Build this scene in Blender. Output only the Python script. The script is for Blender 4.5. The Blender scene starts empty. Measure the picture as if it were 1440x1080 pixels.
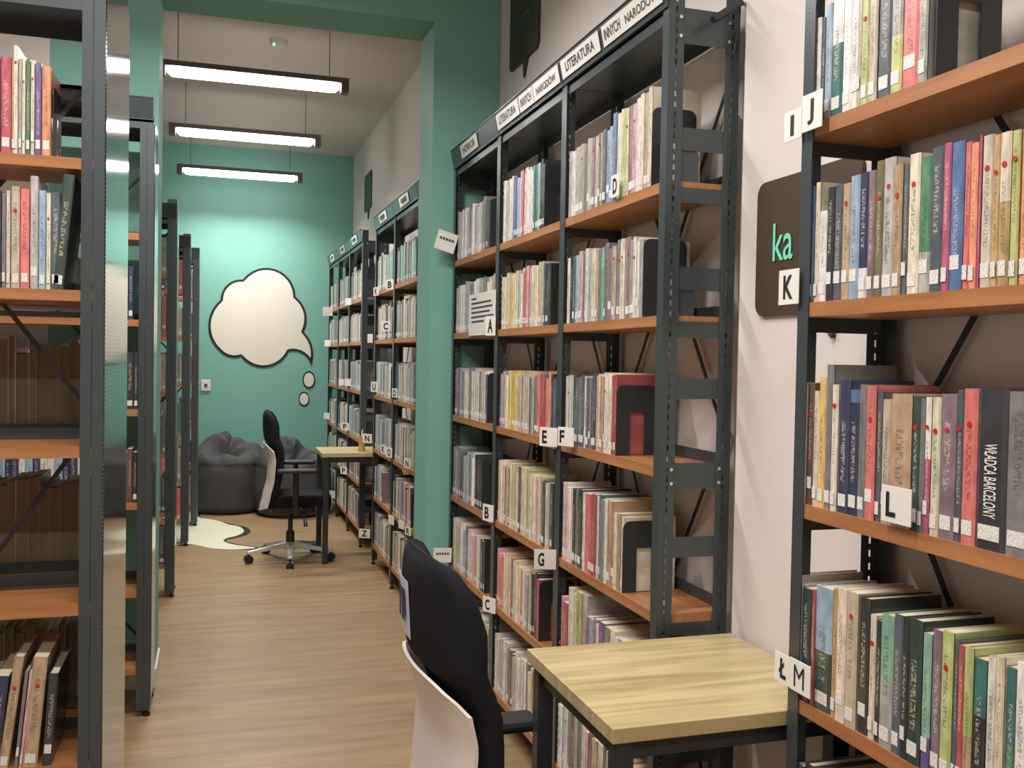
import bpy, bmesh, math, random
import numpy as np
from mathutils import Matrix, Vector
PI = math.pi
scene = bpy.context.scene
C = scene.collection
rng = random.Random(7)

# ------------------------------------------------------------------ camera, world, light, exposure
F = 1340.0; H = 1.40                                   # focal length in pixels (1440 wide), eye height in metres
Yd = np.array([-420., -42., F]); Yd /= np.linalg.norm(Yd)
dn = np.array([-.018, 1., (42 - .018*420)/F]); dn -= dn @ Yd*Yd; dn /= np.linalg.norm(dn)
up = -dn; Xd = np.cross(Yd, up); Xd *= np.sign(Xd[0])
MW = np.array([Xd, Yd, up])                            # image-frame direction -> world direction
cam = bpy.data.cameras.new('camera'); cam.sensor_width = 36; cam.lens = 36*F/1440; cam.clip_start = .05
co = bpy.data.objects.new('camera', cam); C.objects.link(co)
co.matrix_world = Matrix(((MW[0,0], -MW[0,1], -MW[0,2], 0), (MW[1,0], -MW[1,1], -MW[1,2], 0), (MW[2,0], -MW[2,1], -MW[2,2], H), (0,0,0,1)))
scene.camera = co
w = bpy.data.worlds.new('world'); scene.world = w; w.use_nodes = True
w.node_tree.nodes['Background'].inputs[0].default_value = (.9, .93, 1, 1)
w.node_tree.nodes['Background'].inputs[1].default_value = .25
scene.view_settings.view_transform = 'Standard'; scene.view_settings.look = 'None'
scene.view_settings.gamma = 1; scene.view_settings.use_curve_mapping = False
scene.view_settings.exposure = 1.15
LAMP_STRENGTH = 7.0                                    # glow of the diffusers themselves
NEAR_STRENGTH = 3.0
BACK_WATTS, NEAR_WATTS = 10.8, 17.0                     # light each lamp throws downwards

def ray(x, y): return MW @ np.array([x-720., y-540., F])
def onX(x, y, X): r = ray(x, y); t = X/r[0]; return Vector((X, r[1]*t, H+r[2]*t))
def onY(x, y, Y): r = ray(x, y); t = Y/r[1]; return Vector((r[0]*t, Y, H+r[2]*t))
def onZ(x, y, Z): r = ray(x, y); t = (Z-H)/r[2]; return Vector((r[0]*t, r[1]*t, Z))

# ------------------------------------------------------------------ materials
def srgb(r, g, b): return tuple(((c/255)/12.92 if c/255 <= .04045 else ((c/255+.055)/1.055)**2.4) for c in (r, g, b)) + (1,)
def mat(name, col, rough=.5, metal=0, noise=0, scale=8, bump=0, bscale=40, coat=0, stretch=None, spec=.5, emit=None):
    m = bpy.data.materials.new(name); m.use_nodes = True
    nt = m.node_tree; N = nt.nodes; L = nt.links; p = N['Principled BSDF']
    p.inputs['Base Color'].default_value = col; p.inputs['Roughness'].default_value = rough
    p.inputs['Metallic'].default_value = metal; p.inputs['Coat Weight'].default_value = coat
    p.inputs['Coat Roughness'].default_value = .12
    p.inputs['Specular IOR Level'].default_value = spec
    if emit:
        p.inputs['Emission Color'].default_value = emit[0]; p.inputs['Emission Strength'].default_value = emit[1]
    if noise or bump:
        tc = N.new('ShaderNodeTexCoord'); mp = N.new('ShaderNodeMapping'); L.new(tc.outputs['Object'], mp.inputs[0])
        if stretch: mp.inputs['Scale'].default_value = stretch
    if noise:
        n = N.new('ShaderNodeTexNoise'); n.inputs['Scale'].default_value = scale; n.inputs['Detail'].default_value = 5
        L.new(mp.outputs[0], n.inputs['Vector'])
        mx = N.new('ShaderNodeMix'); mx.data_type = 'RGBA'
        mx.inputs[6].default_value = tuple(c*(1-noise) for c in col[:3])+(1,)
        mx.inputs[7].default_value = tuple(min(1, c*(1+noise)) for c in col[:3])+(1,)
        L.new(n.outputs['Fac'], mx.inputs[0]); L.new(mx.outputs[2], p.inputs['Base Color'])
    if bump:
        n2 = N.new('ShaderNodeTexNoise'); n2.inputs['Scale'].default_value = bscale; L.new(mp.outputs[0], n2.inputs['Vector'])
        b = N.new('ShaderNodeBump'); b.inputs['Strength'].default_value = bump; b.inputs['Distance'].default_value = .01
        L.new(n2.outputs['Fac'], b.inputs['Height']); L.new(b.outputs[0], p.inputs['Normal'])
    return m
M = {}
M['white'] = mat('white_wall_paint', srgb(222, 214, 208), .8, noise=.03, scale=3, bump=.05)
M['ceil'] = mat('ceiling_paint', srgb(208, 198, 192), .85, noise=.02, scale=3)
M['green'] = mat('teal_wall_paint', srgb(122, 178, 163), .62, noise=.04, scale=2, bump=.05)
M['trim'] = mat('white_trim', srgb(225, 222, 215), .4)
M['metal'] = mat('dark_grey_paint', srgb(72, 80, 82), .3, metal=.25, noise=.06, scale=20, bump=.04, bscale=300)
M['metal2'] = mat('black_steel', srgb(52, 56, 58), .38, metal=.2, noise=.06, scale=20)
M['plain'] = mat('white_plate', srgb(232, 229, 222), .35, noise=.02, scale=20)
M['ink'] = mat('black_ink', srgb(25, 25, 27), .6)
M['inkgrey'] = mat('grey_ink', srgb(70, 70, 72), .6)
M['mintink'] = mat('mint_letters', srgb(120, 225, 190), .6)
M['tealink'] = mat('teal_letters', srgb(60, 105, 95), .6)
M['bubble'] = mat('dark_brown_board', srgb(72, 56, 42), .55, noise=.05)
M['bubble2'] = mat('dark_olive_board', srgb(58, 58, 38), .55, noise=.05)
M['bubble3'] = mat('dark_green_board', srgb(38, 66, 56), .55, noise=.05)
M['vinyl'] = mat('white_sticker', srgb(226, 221, 205), .5, noise=.02)
M['rug'] = mat('white_floor_sticker', srgb(226, 226, 200), .35, noise=.03)
M['outline'] = mat('black_sticker', srgb(30, 34, 34), .5)
M['bean'] = mat('charcoal_beanbag_fabric', srgb(66, 66, 66), .8, noise=.12, scale=6, bump=.3, bscale=60)
M['mesh'] = mat('black_chair_fabric', srgb(26, 27, 30), .85, noise=.15, scale=60, bump=.25, bscale=500, spec=.2)
M['plastic'] = mat('black_plastic', srgb(34, 35, 38), .45, noise=.05, scale=30)
M['shell'] = mat('white_chair_shell', srgb(224, 216, 210), .35, noise=.015, scale=6)
M['alu'] = mat('pale_aluminium', srgb(205, 202, 195), .35, metal=.4, noise=.03)
M['chrome'] = mat('chrome', srgb(220, 220, 222), .15, metal=1)
M['housing'] = mat('lamp_housing', srgb(110, 100, 100), .5, metal=.2, noise=.03)
M['tube'] = mat('lit_diffuser', (1, 1, 1, 1), .5, emit=((1, .96, .94, 1), LAMP_STRENGTH))
M['tube2'] = mat('lit_diffuser_near', (1, 1, 1, 1), .5, emit=((1, .96, .94, 1), NEAR_STRENGTH))
M['led'] = mat('green_led', (0, .6, .3, 1), .5, emit=((.05, 1, .5, 1), 4))
M['gold'] = mat('amber_cup', srgb(196, 160, 96), .35, metal=.3, noise=.05)
M['pages'] = mat('book_pages', srgb(214, 203, 176), .8, noise=.12, scale=90, stretch=(30, 1, 1))
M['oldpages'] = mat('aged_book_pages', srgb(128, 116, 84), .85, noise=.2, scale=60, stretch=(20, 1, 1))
M['felt'] = mat('rubber_foot', srgb(24, 24, 24), .7)
M['redink'] = mat('red_dot', srgb(190, 40, 40), .5)
M['film'] = mat('sticker_film', srgb(205, 215, 235), .3)

def wood(name, c1, c2, scale, rough, sx=(1, 14, 14), knots=.5):
    m = bpy.data.materials.new(name); m.use_nodes = True
    nt = m.node_tree; N = nt.nodes; L = nt.links; p = N['Principled BSDF']
    tc = N.new('ShaderNodeTexCoord'); mp = N.new('ShaderNodeMapping'); mp.inputs['Scale'].default_value = sx
    L.new(tc.outputs['Object'], mp.inputs[0])
    n = N.new('ShaderNodeTexNoise'); n.inputs['Scale'].default_value = scale; n.inputs['Detail'].default_value = 6; n.inputs['Distortion'].default_value = knots
    L.new(mp.outputs[0], n.inputs['Vector'])
    r = N.new('ShaderNodeValToRGB'); r.color_ramp.elements[0].color = c1; r.color_ramp.elements[1].color = c2
    r.color_ramp.elements[0].position = .3; r.color_ramp.elements[1].position = .7
    L.new(n.outputs['Fac'], r.inputs[0]); L.new(r.outputs[0], p.inputs['Base Color'])
    p.inputs['Roughness'].default_value = rough
    return m
M['wood'] = wood('alder_shelf_laminate', srgb(156, 104, 64), srgb(182, 126, 80), 4, .4)
M['oak'] = wood('pale_oak_laminate', srgb(164, 145, 102), srgb(208, 190, 144), 2.2, .3, (1.2, 16, 1.2), .4)
M['oakedge'] = wood('oak_edge_band', srgb(160, 138, 92), srgb(186, 166, 118), 3, .4, (1, 6, 6), .3)

def floor_mat():
    m = bpy.data.materials.new('vinyl_plank_floor'); m.use_nodes = True
    nt = m.node_tree; N = nt.nodes; L = nt.links; p = N['Principled BSDF']
    tc = N.new('ShaderNodeTexCoord')
    br = N.new('ShaderNodeTexBrick'); br.inputs['Scale'].default_value = 1; br.inputs['Brick Width'].default_value = 1.2
    br.inputs['Row Height'].default_value = .18; br.inputs['Mortar Size'].default_value = .0012; br.offset = .37
    br.inputs['Color1'].default_value = (.40, .40, .40, 1); br.inputs['Color2'].default_value = (.60, .60, .60, 1); br.inputs['Mortar'].default_value = (.3, .3, .3, 1)
    L.new(tc.outputs['Object'], br.inputs['Vector'])
    mp = N.new('ShaderNodeMapping'); mp.inputs['Scale'].default_value = (1, 9, 1); L.new(tc.outputs['Object'], mp.inputs[0])
    n = N.new('ShaderNodeTexNoise'); n.inputs['Scale'].default_value = 2.2; n.inputs['Detail'].default_value = 7; n.inputs['Roughness'].default_value = .6; L.new(mp.outputs[0], n.inputs['Vector'])
    ad = N.new('ShaderNodeMix'); ad.data_type = 'RGBA'; ad.inputs[0].default_value = .3
    L.new(n.outputs['Fac'], ad.inputs[6]); L.new(br.outputs['Color'], ad.inputs[7])
    r = N.new('ShaderNodeValToRGB'); r.color_ramp.elements[0].color = srgb(130, 107, 77); r.color_ramp.elements[1].color = srgb(164, 137, 99)
    r.color_ramp.elements[0].position = .35; r.color_ramp.elements[1].position = .65
    L.new(ad.outputs[2], r.inputs[0]); L.new(r.outputs[0], p.inputs['Base Color'])
    p.inputs['Roughness'].default_value = .42
    return m
M['floor'] = floor_mat()

def plate_mat():
    m = bpy.data.materials.new('perforated_steel'); m.use_nodes = True
    nt = m.node_tree; N = nt.nodes; L = nt.links; p = N['Principled BSDF']
    tc = N.new('ShaderNodeTexCoord'); v = N.new('ShaderNodeTexVoronoi'); v.inputs['Scale'].default_value = 95; v.inputs['Randomness'].default_value = 0
    L.new(tc.outputs['Object'], v.inputs['Vector'])
    r = N.new('ShaderNodeValToRGB'); r.color_ramp.elements[0].position = .38; r.color_ramp.elements[1].position = .42
    r.color_ramp.elements[0].color = srgb(70, 73, 73); r.color_ramp.elements[1].color = srgb(150, 152, 150)
    L.new(v.outputs['Distance'], r.inputs[0]); L.new(r.outputs[0], p.inputs['Base Color'])
    p.inputs['Metallic'].default_value = .85; p.inputs['Roughness'].default_value = .1
    return m
M['plate'] = plate_mat()

def book_mat():
    m = bpy.data.materials.new('printed_book_cover'); m.use_nodes = True
    nt = m.node_tree; N = nt.nodes; L = nt.links; p = N['Principled BSDF']
    def att(n):
        a = N.new('ShaderNodeAttribute'); a.attribute_name = n; return a
    col, alt, info = att('Col'), att('Alt'), att('Info')
    uv = N.new('ShaderNodeUVMap'); uv.uv_map = 'UVMap'
    su = N.new('ShaderNodeSeparateXYZ'); L.new(uv.outputs[0], su.inputs[0])
    si = N.new('ShaderNodeSeparateXYZ'); L.new(info.outputs['Vector'], si.inputs[0])
    def math_(op, a, b=None):
        n = N.new('ShaderNodeMath'); n.operation = op
        for i, q in enumerate((a, b)):
            if q is None: continue
            if isinstance(q, (int, float)): n.inputs[i].default_value = q
            else: L.new(q, n.inputs[i])
        return n.outputs[0]
    # two-tone split
    split = math_('LESS_THAN', su.outputs[1], si.outputs[2])
    m1 = N.new('ShaderNodeMix'); m1.data_type = 'RGBA'; L.new(split, m1.inputs[0]); L.new(col.outputs['Color'], m1.inputs[6]); L.new(alt.outputs['Color'], m1.inputs[7])
    # cover art tint
    off = math_('MULTIPLY', si.outputs[1], 57.0)
    cv = N.new('ShaderNodeCombineXYZ'); L.new(math_('MULTIPLY', su.outputs[0], 1.2), cv.inputs[0]); L.new(math_('MULTIPLY', su.outputs[1], 4.0), cv.inputs[1]); L.new(off, cv.inputs[2])
    na = N.new('ShaderNodeTexNoise'); na.inputs['Scale'].default_value = 1.6; na.inputs['Detail'].default_value = 3; L.new(cv.outputs[0], na.inputs['Vector'])
    hs = N.new('ShaderNodeHueSaturation'); L.new(m1.outputs[2], hs.inputs['Color'])
    hs.inputs['Hue'].default_value = .5; hs.inputs['Saturation'].default_value = .82
    L.new(math_('ADD', math_('MULTIPLY', na.outputs['Fac'], 1.1), .42), hs.inputs['Value'])
    # printed spine marks
    cv2 = N.new('ShaderNodeCombineXYZ'); L.new(math_('MULTIPLY', su.outputs[0], 4.5), cv2.inputs[0]); L.new(math_('MULTIPLY', su.outputs[1], 75.0), cv2.inputs[1]); L.new(off, cv2.inputs[2])
    nb = N.new('ShaderNodeTexNoise'); nb.inputs['Scale'].default_value = 1.0; nb.inputs['Detail'].default_value = 1; L.new(cv2.outputs[0], nb.inputs['Vector'])
    ink = math_('GREATER_THAN', nb.outputs['Fac'], .52)
    inu = math_('LESS_THAN', math_('ABSOLUTE', math_('SUBTRACT', su.outputs[0], .5)), .19)
    cen = math_('ADD', math_('MULTIPLY', si.outputs[1], .2), .45)
    inv = math_('LESS_THAN', math_('ABSOLUTE', math_('SUBTRACT', su.outputs[1], cen)), .24)
    mask = math_('MULTIPLY', math_('MULTIPLY', ink, inu), math_('MULTIPLY', inv, si.outputs[0]))
    bw = N.new('ShaderNodeRGBToBW'); L.new(m1.outputs[2], bw.inputs[0])
    dark = math_('LESS_THAN', bw.outputs[0], .2)
    ic = N.new('ShaderNodeMix'); ic.data_type = 'RGBA'; L.new(dark, ic.inputs[0]); ic.inputs[6].default_value = srgb(60, 52, 50); ic.inputs[7].default_value = srgb(215, 205, 180)
    m2 = N.new('ShaderNodeMix'); m2.data_type = 'RGBA'; L.new(math_('MULTIPLY', mask, .5), m2.inputs[0]); L.new(hs.outputs[0], m2.inputs[6]); L.new(ic.outputs[2], m2.inputs[7])
    L.new(m2.outputs[2], p.inputs['Base Color'])
    p.inputs['Roughness'].default_value = .38; p.inputs['Coat Weight'].default_value = .6; p.inputs['Coat Roughness'].default_value = .16
    return m
M['book'] = book_mat()

def print_mat(name, ink, sx, sz, base=(236, 234, 228)):
    m = bpy.data.materials.new(name); m.use_nodes = True
    nt = m.node_tree; N = nt.nodes; L = nt.links; p = N['Principled BSDF']
    tc = N.new('ShaderNodeTexCoord'); mp = N.new('ShaderNodeMapping'); mp.inputs['Scale'].default_value = (sx, 1, sz); L.new(tc.outputs['Object'], mp.inputs[0])
    n = N.new('ShaderNodeTexNoise'); n.inputs['Scale'].default_value = 1; n.inputs['Detail'].default_value = 1; L.new(mp.outputs[0], n.inputs['Vector'])
    r = N.new('ShaderNodeValToRGB'); r.color_ramp.interpolation = 'CONSTANT'
    r.color_ramp.elements[0].color = srgb(*base); r.color_ramp.elements[1].color = ink; r.color_ramp.elements[1].position = .58
    L.new(n.outputs['Fac'], r.inputs[0]); L.new(r.outputs[0], p.inputs['Base Color']); p.inputs['Roughness'].default_value = .4
    return m
M['tag'] = print_mat('spine_tag_print', srgb(158, 158, 160), 520, 520)

# ------------------------------------------------------------------ mesh helpers
def tag(o, label=None, cat=None, group=None, kind=None):
    if label: o['label'] = label
    if cat: o['category'] = cat
    if group: o['group'] = group
    if kind: o['kind'] = kind
    return o
def empty(name, loc=(0, 0, 0), rz=0, parent=None):
    o = bpy.data.objects.new(name, None); C.objects.link(o); o.location = loc; o.rotation_euler = (0, 0, rz); o.empty_display_size = .1
    if parent: o.parent = parent
    return o
def link(name, me, parent=None, loc=(0, 0, 0), rz=0):
    o = bpy.data.objects.new(name, me); C.objects.link(o); o.location = loc; o.rotation_euler = (0, 0, rz)
    if parent: o.parent = parent
    return o

class MB:
    """collects geometry; build() links it as one mesh object"""
    def __init__(s): s.v = []; s.f = []; s.mi = []
    def box(s, x0, x1, y0, y1, z0, z1, mi=0, T=None):
        b = len(s.v)
        for p in ((x0,y0,z0),(x1,y0,z0),(x1,y1,z0),(x0,y1,z0),(x0,y0,z1),(x1,y0,z1),(x1,y1,z1),(x0,y1,z1)):
            s.v.append(tuple(T @ Vector(p)) if T else p)
        for f in ((0,3,2,1),(4,5,6,7),(0,1,5,4),(1,2,6,5),(2,3,7,6),(3,0,4,7)): s.f.append(tuple(b+i for i in f)); s.mi.append(mi)
        return s
    def prism(s, pts, z0, z1, mi=0, axis='z'):
        """polygon pts extruded; axis z: (x,y) pts, axis x: (y,z) pts, axis y: (x,z) pts"""
        b = len(s.v); n = len(pts)
        for z in (z0, z1):
            for p in pts:
                s.v.append({'z': (p[0], p[1], z), 'x': (z, p[0], p[1]), 'y': (p[0], z, p[1])}[axis])
        s.f.append(tuple(range(b, b+n))[::-1]); s.f.append(tuple(range(b+n, b+2*n))); s.mi += [mi, mi]
        for i in range(n): j = (i+1) % n; s.f.append((b+i, b+j, b+n+j, b+n+i)); s.mi.append(mi)
        return s
    def tube(s, pts, r, n=10, mi=0, caps=True):
        pts = [Vector(p) for p in pts]; rs = r if isinstance(r, (list, tuple)) else [r]*len(pts)
        b = len(s.v); a0 = None
        for k, p in enumerate(pts):
            d = (pts[min(k+1, len(pts)-1)]-pts[max(k-1, 0)]).normalized()
            a = (Vector((0, 0, 1)) if abs(d.z) < .9 else Vector((1, 0, 0))) if a0 is None else a0
            a = (a - a.dot(d)*d).normalized(); a0 = a; c = d.cross(a)
            for i in range(n):
                t = 2*PI*i/n; s.v.append(tuple(p + rs[k]*(math.cos(t)*a + math.sin(t)*c)))
        for k in range(len(pts)-1):
            for i in range(n):
                j = (i+1) % n; s.f.append((b+k*n+i, b+k*n+j, b+(k+1)*n+j, b+(k+1)*n+i)); s.mi.append(mi)
        if caps:
            s.f.append(tuple(range(b, b+n))[::-1]); s.f.append(tuple(range(b+(len(pts)-1)*n, b+len(pts)*n))); s.mi += [mi, mi]
        return s
    def rings(s, rr, mi=0, caps=True):
        b = len(s.v); n = len(rr[0])
        for r in rr: s.v += [tuple(p) for p in r]
        for k in range(len(rr)-1):
            for i in range(n):
                j = (i+1) % n; s.f.append((b+k*n+i, b+k*n+j, b+(k+1)*n+j, b+(k+1)*n+i)); s.mi.append(mi)
        if caps:
            s.f.append(tuple(range(b, b+n))[::-1]); s.f.append(tuple(range(b+(len(rr)-1)*n, b+len(rr)*n))); s.mi += [mi, mi]
        return s
    def mesh(s, name, mats, smooth=False):
        me = bpy.data.meshes.new(name); me.from_pydata(s.v, [], s.f)
        for m in (mats if isinstance(mats, (list, tuple)) else [mats]): me.materials.append(m)
        me.polygons.foreach_set('material_index', s.mi)
        bm = bmesh.new(); bm.from_mesh(me); bmesh.ops.recalc_face_normals(bm, faces=bm.faces); bm.to_mesh(me); bm.free()
        if smooth:
            me.polygons.foreach_set('use_smooth', [True]*len(me.polygons))
            me.set_sharp_from_angle(angle=math.radians(40))
        me.update(); return me
    def build(s, name, mats, parent=None, loc=(0, 0, 0), rz=0, smooth=False, bevel=0):
        o = link(name, s.mesh(name, mats, smooth), parent, loc, rz)
        if bevel:
            md = o.modifiers.new('bevel', 'BEVEL'); md.width = bevel; md.segments = 2; md.limit_method = 'ANGLE'
        return o

_txt = {}
def glyphs(s, bold=.0):
    """lettering as flat triangles in the unit box"""
    if (s, bold) in _txt: return _txt[(s, bold)]
    cu = bpy.data.curves.new('lettering', 'FONT'); cu.body = s; cu.size = 1; cu.offset = bold; cu.resolution_u = 4
    o = bpy.data.objects.new('lettering', cu); C.objects.link(o)
    dg = bpy.context.evaluated_depsgraph_get(); me = bpy.data.meshes.new_from_object(o.evaluated_get(dg))
    v = np.array([tuple(p.co)[:2] for p in me.vertices]); f = [tuple(p.vertices) for p in me.polygons]
    bpy.data.objects.remove(o); bpy.data.curves.remove(cu); bpy.data.meshes.remove(me)
    lo = v.min(0); hi = v.max(0); v = (v-lo)/(hi-lo)
    _txt[(s, bold)] = (v, f, (hi-lo)); return _txt[(s, bold)]
def text(name, s, x0, x1, z0, z1, y, m, parent, bold=.01, shear=0, turn=False):
    """lettering on a plane facing local -y; turn=True runs it downwards like a spine title"""
    v, f, _ = glyphs(s, bold)
    P = []
    for a, b in v:
        if turn: P.append((x0+(x1-x0)*b, y, z1-(z1-z0)*a))
        else: P.append((x0+(x1-x0)*a, y+shear*((z0+(z1-z0)*b)-z0), z0+(z1-z0)*b))
    me = bpy.data.meshes.new(name); me.from_pydata(P, [], [g for g in f]); me.materials.append(m); me.update()
    return link(name, me, parent)

# ------------------------------------------------------------------ setting
def struct(name, mb, m, **k):
    o = mb.build(name, m, **k); o['kind'] = 'structure'; return o
XW, XB, ZC, YB = 1.242, 1.28, 3.33, 9.30
Y1, Y2 = 4.22, 4.50                                     # the teal partition wall
struct('floor', MB().box(-2.8, 1.5, -2.6, 9.5, -.1, 0), M['floor'])
struct('ceiling', MB().box(-2.8, 1.5, -2.6, 9.5, ZC, ZC+.1), M['ceil'])
struct('wall_right', MB().box(XW, 1.5, -2.6, Y1, 0, ZC), M['white'])
struct('trim_1', MB().box(1.21, XW, 1.522, 2.035, 0, ZC), M['white'])
struct('wall_right_back', MB().box(XB, 1.5, Y2, YB, 0, ZC), M['white'])
struct('wall_back', MB().box(-2.8, 1.5, YB, 9.5, 0, ZC), M['green'])
struct('wall_left', MB().box(-2.8, -2.6, -2.6, YB, 0, ZC), M['white'])
struct('wall_front', MB().box(-2.6, 1.5, -2.6, -2.4, 0, ZC), M['white'])
LW = MB().box(.93, 1.5, Y1, Y2, 0, ZC).box(-.635, -.223, Y1, Y2, 0, ZC).box(-.223, .93, Y1, Y2, 2.905, ZC)
struct('wall_partition', LW, M['green'])
struct('wall_partition_left', MB().box(-2.6, -.635, Y1, Y2, 0, ZC), M['white'])
for i, (a, b, c, d) in enumerate(((-.233, -.223+.008, Y1-.012, Y2+.012), (-2.6, -.233, Y1-.012, Y1), (.918, .93, Y1-.012, Y2+.012), (.93, XW, Y1-.012, Y1))):
    struct('baseboard_partition' if i == 0 else 'baseboard_%s' % ('left', 'jamb', 'corner')[i-1], MB().box(a, b, c, d, 0, .08), M['trim'])
struct('baseboard_right', MB().box(1.2, 1.21, 1.522, 2.035, 0, .08), M['trim'])
struct('baseboard_back', MB().box(-2.6, XB, YB-.012, YB, 0, .08), M['trim'])

# ------------------------------------------------------------------ lamps
def lamp(x, y, near, label, group, L=1.06):
    t = empty('pendant_lamp', (x, y, 3.0)); tag(t, label, 'lamp', group)
    h = MB().box(-L/2, L/2, -.043, .043, .0, .032).box(-L/2, -L/2+.045, -.043, .043, -.05, 0).box(L/2-.045, L/2, -.043, .043, -.05, 0); h.build('housing', M['housing'], t, bevel=.004)
    rr = []; n = 14; l = L/2-.047
    for k in range(-8, 9):
        s = k/8; xx = l*math.copysign(1-(1-abs(s))**2, s) if abs(s) > .5 else l*s*1.5
        q = max(0.12, math.sqrt(max(0, 1-((abs(xx)-(l-.04))/.04)**2))) if abs(xx) > l-.04 else 1
        rr.append([(xx, math.cos(PI+PI*i/(n-1))*.0425*q, -.001+math.sin(PI+PI*i/(n-1))*.05*q) for i in range(n)])
    MB().rings(rr).build('diffuser', M['tube2' if near else 'tube'], t, smooth=True)
    ld = bpy.data.lights.new('lamp_light', 'AREA'); ld.shape = 'RECTANGLE'; ld.size = L-.12; ld.size_y = .07
    ld.energy = NEAR_WATTS if near else BACK_WATTS; ld.color = (1, .955, .925); ld.spread = math.radians(160 if near else 135)
    lo = bpy.data.objects.new('lamp_light', ld); C.objects.link(lo); lo.parent = t; lo.location = (0, 0, -.055)
    for s in (-1, 1):
        MB().tube([(s*(L/2-.11), 0, .045), (s*(L/2-.11), 0, ZC-3.0)], .0022, 6).build('suspension_wire', M['metal2'], t)
    return t
lamp(.215, 5.71, 0, 'lit linear lamp hanging nearest behind the teal doorway', 'pendant lamps in the back room')
lamp(.215, 7.23, 0, 'lit linear lamp hanging second of three in the back room', 'pendant lamps in the back room')
lamp(.215, 8.76, 0, 'lit linear lamp hanging closest to the teal back wall', 'pendant lamps in the back room')
for y, lb in ((3.05, 'just before the teal doorway'), (1.5, 'above the front aisle'), (-.5, 'behind the camera')):
    lamp(-.15, y, 1, 'lit linear lamp hanging out of frame ' + lb, 'pendant lamps in the front room', 1.5)
sd = empty('smoke_detector', onZ(392, 56, ZC)); tag(sd, 'round pale smoke detector with a tiny green light on back ceiling', 'smoke detector')
MB().tube([(0, 0, 0), (0, 0, -.02), (0, 0, -.04)], [.055, .055, .04], 20).build('body', M['ceil'], sd, smooth=True)
MB().tube([(-.03, -.03, -.036), (-.03, -.03, -.045)], .005, 8).build('status_light', M['led'], sd)

# ------------------------------------------------------------------ back wall graphics
def arc3(p0, pm, p1, n=12):
    ax, ay = p0; bx, by = pm; cx, cy = p1
    d = 2*(ax*(by-cy)+bx*(cy-ay)+cx*(ay-by))
    ux = ((ax*ax+ay*ay)*(by-cy)+(bx*bx+by*by)*(cy-ay)+(cx*cx+cy*cy)*(ay-by))/d
    uy = ((ax*ax+ay*ay)*(cx-bx)+(bx*bx+by*by)*(ax-cx)+(cx*cx+cy*cy)*(bx-ax))/d
    r = math.hypot(ax-ux, ay-uy)
    a0, am, a1 = (math.atan2(q[1]-uy, q[0]-ux) for q in (p0, pm, p1))
    def wrap(a): return a % (2*PI)
    if wrap(am-a0) > wrap(a1-a0): sp = -wrap(a0-a1)
    else: sp = wrap(a1-a0)
    return [(ux+r*math.cos(a0+sp*k/n), uy+r*math.sin(a0+sp*k/n)) for k in range(n)]
def offset_poly(P, d):
    n = len(P); out = []
    A = sum(P[i][0]*P[(i+1) % n][1]-P[(i+1) % n][0]*P[i][1] for i in range(n)); sg = 1 if A > 0 else -1
    for i in range(n):
        a, b, c = Vector(P[i-1]), Vector(P[i]), Vector(P[(i+1) % n])
        t = ((b-a).normalized()+(c-b).normalized())
        t = t.normalized() if t.length > .1 else (b-a).normalized()
        out.append((b.x+sg*t.y*d, b.y-sg*t.x*d))
    return out
cusps = [((165,145),(190,92),(238,78)), ((238,78),(330,40),(412,135)), ((412,135),(447,190),(438,250)), ((438,250),(466,295),(463,362)),
         ((463,362),(435,322),(390,315)), ((390,315),(315,368),(232,332)), ((232,332),(190,332),(160,312)), ((160,312),(124,230),(165,145))]
px = []
for a in cusps: px += arc3(*a)
def crop4(p): q = onY(240+p[0]/2.348, 360+p[1]/2.348, YB); return (q.x, q.z)
cl = empty('thought_bubble_sticker', (0, YB, 0)); tag(cl, 'large white thought bubble with black outline on the teal back wall', 'wall sticker')
P = [crop4(p) for p in px]
MB().prism(P, -.006, -.003, axis='y').build('outline', M['outline'], cl)
def seg_d(q, a, b):
    q, a, b = Vector(q), Vector(a), Vector(b); ab = b-a; tt = max(0, min(1, (q-a).dot(ab)/max(1e-9, ab.dot(ab)))); return (q-a-ab*tt).length
Q = [q for q in offset_poly(P, -.022) if min(seg_d(q, P[i-1], P[i]) for i in range(len(P))) > .0195]
MB().prism(Q, -.009, -.006, axis='y').build('bubble', M['vinyl'], cl)
for (cx, cy, rx, ry), nm in (((456,409,21,29), 'larger upper'), ((440,472,18,24), 'smaller lower')):
    t = empty('bubble_dot_sticker', (0, YB, 0)); tag(t, nm + ' white dot with black outline trailing the thought bubble', 'wall sticker', 'dots under the thought bubble')
    for nm2, k, y0, y1, mm in (('outline', 1, -.006, -.003, 'outline'), ('dot', .8, -.009, -.006, 'vinyl')):
        MB().prism([crop4((cx+rx*k*math.cos(2*PI*i/28), cy+ry*k*math.sin(2*PI*i/28))) for i in range(28)], y0, y1, axis='y').build(nm2, M[mm], t)
sp = onY(289.5, 542, YB); t = empty('wall_switch', (sp.x, YB, sp.z)); tag(t, 'small white switch on the teal back wall above beanbag', 'switch')
MB().box(-.042, .042, -.012, 0, -.05, .05).build('plate', M['trim'], t, bevel=.003)
MB().box(-.014, .014, -.018, -.012, -.012, .016).build('rocker', M['inkgrey'], t, bevel=.002)

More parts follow.
